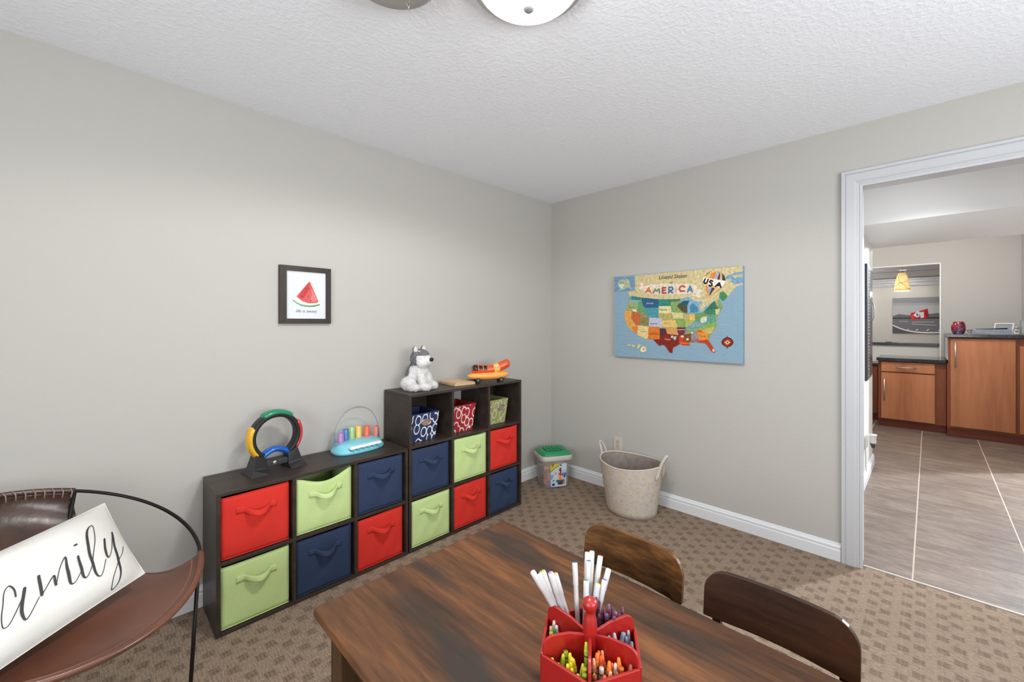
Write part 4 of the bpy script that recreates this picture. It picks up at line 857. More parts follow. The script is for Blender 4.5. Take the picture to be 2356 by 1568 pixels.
BLK = [('orange', (232, 112, 60), -.055, -.066, .055, 0), ('green', (60, 150, 96), -.018, -.066, .052, 0), ('purple', (150, 92, 140), -.062, -.062, .014, 0), ('red', (190, 60, 52), -.01, -.062, .014, 0), ('blue', (70, 92, 168), -.03, -.06, .128, 1), ('pink', (220, 150, 140), -.062, -.02, .016, 1), ('yellow', (226, 190, 84), .055, -.06, .02, 0), ('brown', (140, 84, 60), -.06, -.06, .112, 1), ('teal', (84, 150, 140), .062, -.06, .062, 0), ('coral', (226, 124, 104), -.066, -.012, .06, 0), ('lavender', (150, 136, 176), -.022, -.062, .160, 1), ('salmon', (216, 138, 112), -.075, -.05, .146, 1), ('mint', (130, 190, 160), -.024, -.015, .016, 0), ('maroon', (130, 50, 56), -.066, -.01, .132, 1)]
for nm, c, x, y, z, k in BLK:
    bk = MB(); hx, hz = (.017, .033) if not k else (.024, .014)
    if z < .03: hz = .016; 
    bk.box(-hx, hx, -.016, .016, 0, 2 * hz)
    for q in (-1, 1): bk.lathe([(.0055, .004), (.0055, 0), ], (q * hx * .5, 0, 2 * hz), 10); bk.poly([(q * hx * .5 + .0055 * math.cos(a), .0055 * math.sin(a), 2 * hz + .004) for a in [2 * PI * j / 10 for j in range(10)]])
    o = bk.build('toy_block', mat(nm + ' block', c, .35), None, .001)
    p = Matrix.Rotation(ta, 3, 'Z') @ Vector((x, y, z)); o.location = p + tl; o.rotation_euler = (0, 0, ta)
    tag(o, nm + ' toy block inside the clear tub with the green lid', 'toy block', 'blocks in the tub')

# ================================================================== felt basket
bk = empty('felt_basket', (-.238, -.932, 0), 'beige oval felt basket with embroidered yellow flowers and two handles', 'basket')
FELT = mat('beige felt', (198, 187, 178), .95, var=.03, vs=30, bump=.3, bs=300, bd=.002, spec=.1); FELTI = mat('grey felt lining', (138, 128, 120), .95, var=.06, vs=30, bump=.3, bs=300, bd=.002, spec=.1)
BC = Vector((-.238, -.932, 0)); BH = .352
def bw(a, v, off=0.0):
    e = v ** 1.1; rx = .158 + .040 * e + off; ry_ = .178 + .048 * e + off
    dz = .012 * math.cos(2 * a) * v ** 3
    wob = 1 + .012 * math.sin(3 * a + 1) * v
    return BC + Vector((rx * wob * math.cos(a), ry_ * wob * math.sin(a), .002 + BH * v - dz))
def lp(v, off): return [bw(2 * PI * k / 56, v, off) for k in range(56)]
vs_ = [k / 10 for k in range(11)]
m = MB().rings([lp(0, -.012)] + [lp(v, 0) for v in vs_], 0, True, True, False)
m.rings([lp(1, 0)] + [lp(v, -.006) for v in reversed(vs_)] , 1, True, False, True)
m.build('basket_body', [FELT, FELTI], bk)
MB().tube(lp(1.0, -.003), .0052, 8, closed=True).build('rim', mat('pale felt edge', (206, 194, 180), .9), bk)
fl_ = MB(); rnd = random.Random(5)
for row in range(5):
    for k in range(17):
        a = 2 * PI * (k + .5 * (row % 2)) / 17 + rnd.uniform(-.05, .05); v = .12 + .185 * row + rnd.uniform(-.02, .02)
        def bfr(p, q, d): return bw(a + p / .19, v + q / BH, .0012 + d)
        for j in range(6):
            q = 2 * PI * j / 6 + rnd.random()
            if rnd.random() < .15: continue
            R1 = .0165 * rnd.uniform(.8, 1.1)
            fl_.ribbon([(0.006 * math.cos(q), .006 * math.sin(q), 1), (R1 * math.cos(q + .2), R1 * math.sin(q + .2), .9), (R1 * .75 * math.cos(q + .7), R1 * .75 * math.sin(q + .7), .5)], bfr, .0058, 0)
        fl_.ribbon([(.012, .010), (.020, .020), (.030, .022)], bfr, .0016, 1); fl_.ribbon([(-.012, -.008), (-.022, -.006)], bfr, .0016, 1)
        fl_.poly([bfr(.0035 * math.cos(q), .0035 * math.sin(q), .0008) for q in [2 * PI * j / 8 for j in range(8)]], 2)
fe = fl_.build('embroidery', [mat('yellow thread', (208, 199, 152), .8), mat('taupe thread', (166, 152, 136), .8), mat('pale thread', (212, 204, 190), .8)], bk)
fe['kind'] = 'stuff'
for ac, nm in ((PI / 2, 'l'), (-PI / 2, 'r')):
    pts = []
    for k in range(25):
        u = k / 24; da = -.24 + .48 * u
        if k <= 5: v, off = .80 + .2 * k / 5, .004
        elif k >= 19: v, off = 1.0 - .2 * (k - 19) / 5, .004
        else: q = (k - 5) / 14; v, off = 1.0 + .20 * math.sin(PI * q) ** .7, .004 + .022 * math.sin(PI * q)
        pts.append(bw(ac + da, v, off))
    h = MB().tube(pts, .0085, 8, flat=(.65, 1.2)).build('handle', FELT, bk)
    for da in (-.24, .24):
        bt = bw(ac + da, .80, .006); nrm = Vector((math.cos(ac + da), math.sin(ac + da), 0)).normalized()
        mt = nrm.to_track_quat('Z', 'X').to_matrix()
        MB().lathe([(0, .005), (.008, .004), (.0135, .002), (.015, -.002)], bt, 16, mtx=mt).build('button', mat('felt button', (186, 172, 156), .8), h)

# ================================================================== ring chair and pillow
RC = Vector((-3.0723, -.6523, .6393)); RN = Vector((.252, -.298, .921)).normalized(); RR = .38
RF = Vector((RN.x, RN.y, 0)); RF = (RF - RN * RF.dot(RN)).normalized(); RT = RF.cross(RN)
def rp(deg, R=RR): a = math.radians(deg); return RC + RF * (R * math.cos(a)) + RT * (R * math.sin(a))
rc = empty('ring_chair', (RC.x, RC.y, 0), 'round black metal ring chair with a brown leather sling, by the wall', 'chair')
MB().tube([rp(360 * k / 96) for k in range(96)], .0058, 10, closed=True).build('ring_frame', BLACKM, rc)
LB = mat('dark brown leather', (66, 47, 38), .26, var=.25, vs=7, bump=.14, bs=38, bd=.006, spec=.6); LS = mat('chestnut leather', (92, 55, 39), .32, var=.16, vs=5, bump=.12, bs=120, bd=.003)
def sling(t_, s):          # t_ across (-1..1), s from the back arc (0) to the front arc (1)
    B = rp(180 - 47 * t_); Fp = rp(47.7 * t_)
    sag = .205 * (1 - .05 * t_ * t_)
    P1 = B - RN * sag * .80 + RF * .02; P2 = Fp - RN * sag * (.98 + .55 * t_ ** 4) - RF * .15
    q = 1 - s
    return B * q ** 3 + P1 * (3 * q * q * s) + P2 * (3 * q * s * s) + Fp * s ** 3
bkp = MB().grid(lambda u, v: sling(2 * u - 1, .46 * v), 30, 14).build('back_panel', LB, rc, solid=.004)
stp = MB().grid(lambda u, v: sling(2 * u - 1, .46 + .54 * v), 36, 20).build('seat_panel', LS, rc, solid=.004)
MB().tube([rp(-48 + 96 * k / 40, RR + .001) for k in range(41)], .0098, 10).build('seat_hem', LS, stp)
MB().tube([rp(133 + 94 * k / 40, RR) for k in range(41)], .0098, 10).build('back_hem', LB, bkp)
PALE = mat('brown leather lacing', (132, 108, 96), .15)
m = MB()
for k in range(27):
    a = 135 + 90 * k / 26
    m.tube([rp(a, RR - .004) + RN * .011, rp(a + 1.2, RR - .012) + RN * .004, rp(a + 1.6, RR - .024) - RN * .012], .0022, 6)
for side in (-1, 1):
    for k in range(9):
        s = .03 + .05 * k
        m.tube([sling(side * .995, s) + RN * .004, sling(side * .955, s + .012) + RF * .004 + RN * .004], .0022, 6)
lac = m.build('lacing', PALE, bkp); lac['kind'] = 'stuff'
m = MB()
m.tube([rp(-46 + 92 * k / 40, RR - .022) - RN * .010 for k in range(41)], .0011, 5)
m.tube([sling(-.965, .48 + .48 * k / 20) + RN * .003 for k in range(21)], .0011, 5); m.tube([sling(.965, .48 + .48 * k / 20) + RN * .003 for k in range(21)], .0011, 5)
m.build('seat_stitching', mat('tan stitching', (150, 96, 72), .6), stp)
fxy = Vector((.645, -.763, 0)); rxy = Vector((-.764, -.646, 0))
for a, df, dr in ((-50.8, .055, .112), (50.8, .055, -.112), (133, -.03, -.112), (227, -.03, .112)):
    top = rp(a); ft = Vector((top.x, top.y, 0)) + fxy * df + rxy * dr
    MB().tube([top, ft], .0060, 8).build('leg', BLACKM, rc)

PTL, PTR, PBR, PBL = Vector((-3.319, -.759, .6962)), Vector((-2.941, -.441, .719)), Vector((-2.851, -.646, .527)), Vector((-3.2338, -.9508, .4934))
PNRM = Vector((.4233, -.5546, .7164)).normalized()
PNRM = ((PTR - PTL).cross(PTL - PBL)).normalized()
if PNRM.dot(Vector(cam.location) - PTL) < 0: PNRM = -PNRM
def pil(u, v, off=0.0, side=1):
    a, b = 2 * u - 1, 2 * v - 1
    p = PBL * ((1 - u) * (1 - v)) + PBR * (u * (1 - v)) + PTR * (u * v) + PTL * ((1 - u) * v)
    e = (1 - a ** 4) * (1 - b ** 4)
    h = (.064 * e ** .85 + .0022 * math.sin(6 * a + 9 * b) * math.sin(5 * b - 3 * a) * e) if side > 0 else -.045 * e
    w_ = .0
    p = p - (PTR - PTL) * (.012 * a ** 9 * (1 - b * b)) - (PTR - PBR) * (.015 * b ** 9 * (1 - a * a))
    w_ = .0014 * math.sin(9 * a + 4 * b) * e
    return p + PNRM * (h + off + w_)
PW_ = mat('white cotton pillow', (214, 211, 204), .9, bump=.35, bs=26, bd=.006, spec=.1)
pw = empty('lumbar_pillow', tuple((PTL + PTR + PBL + PBR) / 4), 'white lumbar pillow lettered family in black script on the ring chair', 'pillow')
MB().grid(lambda u, v: pil(u, v), 44, 30).grid(lambda u, v: pil(u, v, 0.0, -1), 24, 16).build('cushion', PW_, pw)
edge = [pil(k / 20, 0) for k in range(20)] + [pil(1, k / 14) for k in range(14)] + [pil(1 - k / 20, 1) for k in range(20)] + [pil(0, 1 - k / 14) for k in range(14)]
MB().tube(edge, .0016, 6, closed=True).build('seam', PW_, pw)
def smooth(pts, n=5):
    out = []
    for i in range(len(pts) - 1):
        p0, p1, p2, p3 = pts[max(i - 1, 0)], pts[i], pts[i + 1], pts[min(i + 2, len(pts) - 1)]
        for k in range(n):
            x = k / n
            out.append(tuple(.5 * (2 * b + (c - a) * x + (2 * a - 5 * b + 4 * c - d) * x * x + (3 * b - a - 3 * c + d) * x ** 3) for a, b, c, d in zip(p0, p1, p2, p3)))
    return out + [tuple(pts[-1])]
SCRIPT_F = [[(.075, .36, .3), (.12, .42, .3), (.19, .66, .3), (.215, .84, .4), (.195, .87, .5), (.165, .70, .8), (.14, .45, 1), (.12, .20, .9), (.11, .08, .6), (.135, .10, .3), (.155, .24, .3), (.15, .34, .3), (.20, .36, .3), (.255, .42, .3)]]
sfr = lambda a, b, d: pil(a / .46, b / .30, .0016 + d)
m = MB()
for s_ in STROKES + SCRIPT_F:
    m.ribbon(smooth([(a * .46, b * .30, max(.22, w_ * .95)) for a, b, w_ in s_]), sfr, .0070)
m.build('lettering', mat('black ink', (52, 50, 50), .8), pw)

# ================================================================== play table
TX0, TX1, TY0, TY1, TZ = -2.542, -1.809, -2.44, -1.238, .55
TW = wood('rustic table wood', [(.34, (54, 37, 25)), (.44, (74, 49, 32)), (.53, (94, 61, 38)), (.64, (124, 80, 46))], 1, 22, .52, ((46, 42, 38), 6.0, .575), .12, .10, 2.0)
TWL = wood('rustic leg wood', [(.36, (48, 34, 22)), (.64, (88, 62, 38))], 2, 14, .5)
TWA = wood('rustic apron wood', [(.36, (32, 22, 15)), (.64, (60, 40, 26))], 1, 14, .5)
tb = empty('play_table', ((TX0 + TX1) / 2, (TY0 + TY1) / 2, 0), 'low rustic brown wooden table with dark knots and streaks', 'table')
bx('table_top', TW, TX0, TX1, TY0, TY1, TZ - .028, TZ, tb, .006)
iX0, iX1, iY0, iY1 = TX0 + .035, TX1 - .035, TY0 + .035, TY1 - .035
for x in (iX0, iX1 - .065):
    for y in (iY0, iY1 - .065): bx('leg', TWL, x, x + .065, y, y + .065, 0, TZ - .028, tb, .004)
for a in ((iX0 + .012, iX0 + .034, iY0 + .065, iY1 - .065), (iX1 - .034, iX1 - .012, iY0 + .065, iY1 - .065), (iX0 + .065, iX1 - .065, iY0 + .012, iY0 + .034), (iX0 + .065, iX1 - .065, iY1 - .034, iY1 - .012)):
    bx('apron', TWA, a[0], a[1], a[2], a[3], TZ - .118, TZ - .028, tb, .002)

def kid_chair(yc, xb, wdt, wm, label):
    r = empty('kid_chair', (xb - .16, yc, 0), label, 'chair')
    zt, zb, th = .628, .497, .014
    hw = wdt / 2
    out = [(-hw + .004, zb)]
    rc1 = .055
    for k in range(9): a = PI - PI / 2 * k / 8; out.append((-hw + rc1 + rc1 * math.cos(a), zt - rc1 + rc1 * math.sin(a)))
    for k in range(9): a = PI / 2 - PI / 2 * k / 8; out.append((hw - rc1 + rc1 * math.cos(a), zt - rc1 + rc1 * math.sin(a)))
    out.append((hw - .004, zb))
    def fr(a, b, d): return (xb + d + .022 * (1 - (a / hw) ** 2) + (b - zb) * .12, yc + a, b)
    # subdivide the outline across so the panel can curve
    n = 24; cols = []
    def top(a):
        e = hw - abs(a)
        return zt if e >= rc1 else zt - rc1 + math.sqrt(max(0, rc1 ** 2 - (rc1 - e) ** 2))
    m = MB(); vs = []
    aa = [-hw * math.cos(PI * k / n) for k in range(n + 1)]
    for d in (0, th):
        for a in aa: vs += [fr(a, zb + .004 * (abs(a) / hw) ** 8, d), fr(a, max(zb + .03, top(a)), d)]
    N = 2 * (n + 1); fs = []
    for k in range(n):
        i = 2 * k
        fs += [(i, i + 1, i + 3, i + 2), (N + i, N + i + 2, N + i + 3, N + i + 1), (i + 1, N + i + 1, N + i + 3, i + 3), (i, i + 2, N + i + 2, N + i)]
    fs += [(0, N, N + 1, 1), (N - 2, N - 1, 2 * N - 1, 2 * N - 2)]
    m.add(vs, fs, 0, False)
    m.build('backrest', wm, r, .003)
    for s_ in (-1, 1):
        y = yc + s_ * (hw - .03)
        MB().hexa([(xb + .030, y - .011, 0), (xb + .052, y - .011, 0), (xb + .052, y + .011, 0), (xb + .030, y + .011, 0), (xb + .017, y - .011, .53), (xb + .036, y - .011, .53), (xb + .036, y + .011, .53), (xb + .017, y + .011, .53)]).build('rear_leg', wm, r, .002)
        bx('front_leg', wm, xb - .29, xb - .265, y - .012, y + .012, 0, .292, r, .002)
    bx('seat', wm, xb - .30, xb + .022, yc - hw + .045, yc + hw - .045, .292, .308, r, .004)
    return r
CW1 = wood('streaked walnut chair wood', [(.36, (38, 24, 14)), (.48, (84, 54, 28)), (.62, (132, 90, 46))], 1, 20, .42, None, .05, .16, 5.0)
CW2 = wood('dark glossy chair wood', [(.36, (34, 19, 12)), (.64, (72, 43, 27))], 1, 18, .34, None, .03, .10, 9.0)
kid_chair(-1.752, -1.742, .350, CW1, 'small streaked brown wooden chair tucked at the far end of the table side')
kid_chair(-2.162, -1.735, .350, CW2, 'small dark glossy wooden chair tucked at the near end of the table side')

# ================================================================== crayon caddy
KC = Vector((-2.212, -1.926, TZ)); KA = math.radians(154); KR = .112
RED = mat('red painted wood', (158, 26, 23), .38, coat=.25)
kd = empty('crayon_caddy', tuple(KC), 'red six-compartment wooden caddy with a ball-topped post on the table', 'caddy')
def hx(k, R=KR): a = KA + k * PI / 3; return Vector((R * math.cos(a), R * math.sin(a), 0))
def kp_(p, z): return KC + Vector((p.x, p.y, z))
hexl = lambda R, z: [kp_(hx(k, R), z) for k in range(6)]
MB().rings([hexl(KR + .004, .001), hexl(KR + .004, .008)], 0, False).build('floor_board', RED, kd, .001)
MB().lathe([(0, .1915), (.008, .190), (.0145, .185), (.0168, .1765), (.0145, .168), (.0105, .163), (.0100, .158), (.013, .152), (.0155, .130), (.0155, .008)], KC, 28).build('post', RED, kd)
for k in range(6):
    d = hx(k, 1.0); n_ = Vector((-d.y, d.x, 0)) * .0032
    prof = [(.012, .009), (KR - .002, .009), (KR - .001, .100)]
    for q in range(7): a = PI / 2 * q / 6; prof.append((KR - .024 + .023 * math.cos(a), .112 + .020 * math.sin(a)))
    prof += [(.05, .128), (.012, .116)]
    MB().prism(prof, lambda a, b, s_: kp_(d * a + n_ * s_, b), -1, 1).build('divider', RED, kd, .001)
    a_, b_ = hx(k), hx(k + 1); e = (b_ - a_); L_ = e.length; e = e.normalized(); no = Vector((e.y, -e.x, 0))
    if no.dot(a_ + b_) < 0: no = -no
    prof = [(0, .002), (L_, .002), (L_, .099), (0, .099)]
    MB().prism(prof, lambda a, b, s_: kp_(a_ + e * a + no * s_, b), -.0015, .005).build('wall_panel', RED, kd, .0015)

WRP = {}
def crayon_mesh(nm, c):
    if nm in WRP: return WRP[nm]
    dk = tuple(x * .8 for x in c)
    m = MB().lathe([(0, 0), (.0048, 0), (.0051, .002), (.0051, .072), (.0045, .0725), (.0045, .076), (.0030, .087), (0, .0885)], (0, 0, 0), 9, 0)
    m.m = [1 if i < 27 else 0 for i in range(len(m.f))]
    m.lathe([(.0052, .010), (.0052, .013)], (0, 0, 0), 9, 2).lathe([(.0052, .060), (.0052, .063)], (0, 0, 0), 9, 2)
    o = m.build('crayon', [mat(nm + ' wax', c, .5), mat(nm + ' wrapper', dk, .65), mat('dark wrapper line', (52, 44, 44), .7)])
    me = o.data; bpy.data.objects.remove(o); WRP[nm] = me
    return me
CRC = {'yellow': (222, 200, 44), 'lime': (170, 190, 50), 'green': (44, 128, 70), 'orange': (228, 120, 40), 'red orange': (206, 78, 36), 'white': (222, 216, 206), 'peach': (226, 160, 120), 'brown': (130, 74, 46), 'light blue': (100, 150, 190), 'grey blue': (110, 122, 140), 'navy': (48, 58, 98), 'silver': (164, 164, 170), 'purple': (92, 36, 66), 'violet': (120, 90, 130), 'tan': (196, 164, 116), 'gold': (232, 180, 60)}
SECT = {5: ('left', ['lime', 'tan', 'green', 'white', 'tan'], 9, .092), 0: ('front left', ['yellow', 'lime', 'yellow', 'green', 'yellow', 'lime'], 14, .088), 1: ('front right', ['orange', 'red orange', 'orange', 'white', 'orange', 'peach', 'gold', 'orange'], 24, .098), 2: ('right', ['grey blue', 'light blue', 'navy', 'silver', 'grey blue'], 18, .100), 3: ('back right', ['purple', 'violet', 'purple', 'purple'], 14, .125)}
rnd = random.Random(11)
def in_sector(k, nmax, gap):
    a_, b_ = hx(k, 1.0), hx(k + 1, 1.0); mid = (a_ + b_).normalized(); pe = Vector((-mid.y, mid.x, 0))
    pts = []; r = KR * .866 - .012; row = 0
    while r > .030:
        half = r * math.tan(PI / 6) - .0115
        if half > 0:
            nn = max(1, int(2 * half / gap) + 1); sp = 2 * half / max(1, nn - 1) if nn > 1 else 0
            for q in range(nn): pts.append((mid * r + pe * (-half + sp * q if nn > 1 else 0), row, q, nn))
        r -= gap; row += 1
    return pts[:nmax], mid, pe
for k, (where, cols, nmax, zt) in SECT.items():
    pts, mid, pe = in_sector(k, nmax, .0126)
    for i, (p, row, q, nq) in enumerate(pts):
        cn = cols[(i * 7 + rnd.randrange(len(cols))) % len(cols)]
        if k == 1 and i < 6: cn = ('brown', 'red orange', 'peach', 'brown', 'orange', 'brown')[i]
        o = bpy.data.objects.new('crayon', crayon_mesh(cn, CRC[cn])); COL.objects.link(o)
        up = rnd.random() > .14
        z = zt - .0885 + rnd.uniform(-.012, .014)
        tilt = Vector((rnd.uniform(-.11, .11), rnd.uniform(-.11, .11), 1)).normalized()
        o.rotation_mode = 'QUATERNION'
        o.rotation_quaternion = (tilt if up else -tilt).to_track_quat('Z', 'Y')
        base = kp_(p, max(.010, z)) if up else kp_(p, max(.010, z) + .0885)
        o.location = base
        side, rev = {5: ('front', 1), 0: ('left', 0), 1: ('left', 0), 2: ('front', 0), 3: ('left', 1)}[k]
        od = ('first', 'second', 'third', 'fourth', 'fifth', 'sixth', 'seventh', 'eighth', 'ninth', 'tenth')
        tag(o, cn + ' crayon ' + od[(nq - 1 - q) if rev else q] + ' from ' + side + ', ' + od[row] + ' row from the wall, ' + where + ' caddy compartment', 'crayon', 'crayons in the ' + where + ' of the caddy')
# tall leaning lime crayon against the post side
o = bpy.data.objects.new('crayon', crayon_mesh('lime', CRC['lime'])); COL.objects.link(o)
o.location = kp_(hx(.86, .040), .030); o.rotation_mode = 'QUATERNION'; o.rotation_quaternion = Vector((.05, .06, 1)).normalized().to_track_quat('Z', 'Y')
tag(o, 'tall lime crayon standing highest in the front left compartment of the red caddy', 'crayon')

WHM = mat('white marker plastic', (206, 204, 203), .4)
def marker_mesh(nm, c):
    m = MB().lathe([(0, 0), (.0056, 0), (.0060, .004), (.0060, .118), (.0068, .119), (.0068, .160), (.0062, .166), (.0050, .1665)], (0, 0, 0), 12, 0)
    m.lathe([(.0050, .1665), (.0046, .1675), (0, .168)], (0, 0, 0), 12, 1)
    o = m.build('marker', [WHM, mat(nm + ' marker tip', c, .4)]); me = o.data; bpy.data.objects.remove(o); return me
MKC = {'white': (224, 214, 206), 'black': (40, 42, 50), 'lime': (150, 200, 60), 'violet': (150, 140, 190), 'orange': (240, 160, 100), 'blue': (24, 84, 176), 'brown': (170, 90, 60), 'green': (60, 140, 70), 'red': (190, 70, 60), 'yellow': (240, 200, 60), 'pink': (240, 190, 185), 'navy': (60, 80, 120)}
MK = {n_: marker_mesh(n_, c) for n_, c in MKC.items()}
# tips of the markers (metres, relative to the caddy centre) and their feet inside the back left compartment
MARK = [('white', (-.043, .130, .212), (.050, .062), 'leftmost'), ('black', (-.030, .124, .207), (.040, .068), 'second from left'), ('lime', (-.018, .120, .207), (.036, .074), 'third from left'), ('violet', (-.004, .108, .203), (.037, .066), 'in the left bunch'), ('orange', (.008, .104, .197), (.042, .060), 'rightmost of the left bunch'),
        ('blue', (.075, .096, .200), (.036, .054), 'alone in the middle'), ('brown', (.118, .088, .212), (.044, .048), 'behind the right bunch'), ('white', (.126, .080, .214), (.048, .042), 'tallest of all'), ('navy', (.106, .076, .199), (.050, .052), 'inside the right bunch'), ('red', (.137, .062, .205), (.052, .046), 'red tip in the right bunch'), ('pink', (.140, .040, .180), (.054, .046), 'rightmost'), 
        ('green', (.078, .064, .168), (.044, .040), 'low in front of the bunch'), ('yellow', (.098, .044, .160), (.046, .040), 'low on the right'), ('blue', (.116, .036, .165), (.050, .038), 'low beside the yellow one'), ('blue', (.070, .042, .140), (.034, .030), 'lowest, next to the post')]
for cn, tip, ft, wh in MARK:
    f3 = KC + Vector((ft[0], ft[1], .012)); t3 = KC + Vector(tip); dv = (t3 - f3).normalized()
    o = bpy.data.objects.new('marker', MK[cn]); COL.objects.link(o)
    o.location = t3 - dv * .168; o.rotation_mode = 'QUATERNION'; o.rotation_quaternion = dv.to_track_quat('Z', 'Y')
    tag(o, 'white marker with ' + cn + ' tip, ' + wh + ' in the red caddy', 'marker', 'markers in the caddy')

# ================================================================== beyond the door
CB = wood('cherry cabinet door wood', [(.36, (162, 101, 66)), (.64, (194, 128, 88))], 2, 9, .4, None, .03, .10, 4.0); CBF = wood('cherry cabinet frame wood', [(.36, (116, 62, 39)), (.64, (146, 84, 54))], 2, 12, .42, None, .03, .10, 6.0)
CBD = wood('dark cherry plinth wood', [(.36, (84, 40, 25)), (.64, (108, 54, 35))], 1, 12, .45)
GRAN = mat('black granite', (34, 34, 40), .12, var=.3, vs=120, spec=.6)
def bar_handle(parent, p0, p1, off):
    p0, p1 = Vector(p0), Vector(p1); d = (p1 - p0).normalized(); o_ = Vector(off)
    MB().tube([p0 - d * .0, p1 + d * .0], .0065, 10).tube([p0 + d * .03, p0 + d * .03 + o_], .004, 8).tube([p1 - d * .03, p1 - d * .03 + o_], .004, 8).build('handle', mat('satin steel', (205, 200, 196), .3, .9), parent)
c1 = empty('base_cabinet', (4.66, -2.29, 0), 'low cherry wood cabinet with one drawer and one door under a dark counter', 'cabinet')
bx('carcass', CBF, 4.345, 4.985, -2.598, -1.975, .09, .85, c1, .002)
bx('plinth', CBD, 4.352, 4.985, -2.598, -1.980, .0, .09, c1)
dr = bx('drawer_front', CB, 4.325, 4.345, -2.500, -2.005, .715, .840, c1, .002); bar_handle(dr, (4.297, -2.343, .775), (4.297, -2.150, .775), (.028, 0, 0))
dd = bx('cabinet_door', CB, 4.325, 4.345, -2.500, -2.005, .105, .700, c1, .002); bar_handle(dd, (4.297, -2.037, .337), (4.297, -2.037, .621), (.028, 0, 0))
tag(bx('countertop', GRAN, 4.300, 4.985, -2.596, -1.958, .852, .892, None, .004), 'dark granite worktop on the low cherry cabinet', 'countertop')
c2 = empty('tall_cabinet', (4.6, -2.9, 0), 'tall cherry wood cabinet with a long steel handle, right of the low one', 'cabinet')
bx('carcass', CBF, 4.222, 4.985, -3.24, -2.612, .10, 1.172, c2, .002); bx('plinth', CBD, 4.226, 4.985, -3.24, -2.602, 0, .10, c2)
bx('side_panel', mat('pale grey panel', (196, 198, 200), .4), 4.30, 4.985, -2.6115, -2.602, .9, 1.172, c2)
bx('side_panel', CBF, 4.222, 4.985, -2.6115, -2.602, .10, .85, c2)
dd = bx('cabinet_door', CB, 4.200, 4.222, -3.126, -2.630, .125, 1.155, c2, .002); bar_handle(dd, (4.172, -2.669, .819), (4.172, -2.669, 1.110), (.028, 0, 0))
bx('cabinet_door', CB, 4.200, 4.222, -3.238, -3.156, .125, 1.085, c2, .002)
tag(bx('countertop', GRAN, 4.170, 4.985, -3.242, -2.588, 1.174, 1.210, None, .004), 'dark granite worktop on the tall cherry cabinet', 'countertop')
c3 = empty('corner_cabinet', (4.85, -1.6, 0), 'set-back cherry cabinet glimpsed left of the low cabinet, lower counter', 'cabinet')
bx('carcass', CBF, 4.722, 4.985, -1.953, -1.2, .09, .752, c3, .002); bx('plinth', CBD, 4.728, 4.985, -1.953, -1.2, 0, .09, c3); bx('cabinet_door', CBF, 4.705, 4.722, -1.945, -1.40, .10, .74, c3, .002)
tag(bx('countertop', GRAN, 4.69, 4.985, -1.955, -1.2, .754, .79, None, .004), 'dark worktop of the set-back cabinet beside the black panel', 'countertop')

jar = empty('patterned_jar', (4.40, -2.70, 1.210), 'round red and black patterned jar at the end of the tall counter', 'jar')
JM = bpy.data.materials.new('red black glaze'); t = NT(JM); vo = t.new('ShaderNodeTexVoronoi'); vo.inputs['Scale'].default_value = 60.0; t.link(t.coords('Object'), vo.inputs['Vector'])
t.link(t.ramp(t.noise(vo.outputs['Position'], 9.0, 2.0), [(.36, (24, 20, 26)), (.42, (60, 20, 30)), (.5, (150, 36, 48)), (.58, (60, 56, 84)), (.64, (210, 196, 200))]), JM.node_tree.nodes['Principled BSDF'].inputs['Base Color']); t.b.inputs['Roughness'].default_value = .15
MB().lathe([(0, 0), (.042, 0), (.052, .012), (.061, .045), (.062, .085), (.056, .122), (.046, .140)], (4.40, -2.70, 1.211), 32).build('jar_body', JM, jar)
MB().lathe([(.046, .139), (.046, .146), (.040, .150), (0, .151)], (4.40, -2.70, 1.211), 32).build('lid', mat('dark red lid', (150, 40, 50), .25), jar)
cup = empty('striped_cup', (4.36, -2.79, 1.210), 'tiny black and white striped cup beside the red jar', 'cup')
m = MB()
for k in range(6): m.lathe([(.017 + .0015 * k, .008 * k), (.0185 + .0015 * k, .008 * k + .008)], (4.36, -2.79, 1.211), 18, k % 2)
m.lathe([(0, .004), (.017, 0)], (4.36, -2.79, 1.211), 18, 0)
m.build('cup_body', [flat((212, 210, 208)), flat((40, 38, 40))], cup)
ty = empty('clear_tray', (4.42, -2.97, 1.210), 'long clear ribbed tray on the tall counter', 'tray')
CT = mixmat('blue grey clear plastic', (150, 158, 176), .34, .15)
m = MB().box(4.36, 4.48, -3.115, -2.825, 1.211, 1.214).box(4.36, 4.363, -3.115, -2.825, 1.214, 1.262).box(4.477, 4.48, -3.115, -2.825, 1.214, 1.262).box(4.363, 4.477, -3.115, -3.112, 1.214, 1.262).box(4.363, 4.477, -2.828, -2.825, 1.214, 1.262)
m.build('tray_body', CT, ty)
m = MB()
for k in range(18): m.box(4.3575, 4.3605, -3.108 + .0158 * k, -3.103 + .0158 * k, 1.216, 1.258)
m.build('ribs', CT, ty)
tag(MB().tube([(4.40, -2.84, 1.270), (4.41, -2.97, 1.272), (4.42, -3.085, 1.278)], [.003, .006, .008], 8).build('black_utensil', BLACKP), 'slim black utensil lying across the clear tray', 'utensil')
pf = empty('photo_frame', (4.58, -3.06, 1.210), 'small white frame leaning at the back of the tall counter', 'picture frame')
def pfr(a, b, d): return (4.58 + b * .25 + d, -3.06 + a - .02 * (b / .13), 1.212 + b)
for q in ([(-.075, 0), (.075, 0), (.064, .011), (-.064, .011)], [(-.064, .119), (.064, .119), (.075, .13), (-.075, .13)], [(-.075, 0), (-.064, .011), (-.064, .119), (-.075, .13)], [(.064, .011), (.075, 0), (.075, .13), (.064, .119)]):
    MB().prism(q, pfr, -.004, .008).build('frame_rail', flat((224, 224, 222)), pf)
MB().prism([(-.066, .009), (.066, .009), (.066, .121), (-.066, .121)], pfr, .001, .006).build('picture', flat((146, 150, 154)), pf)
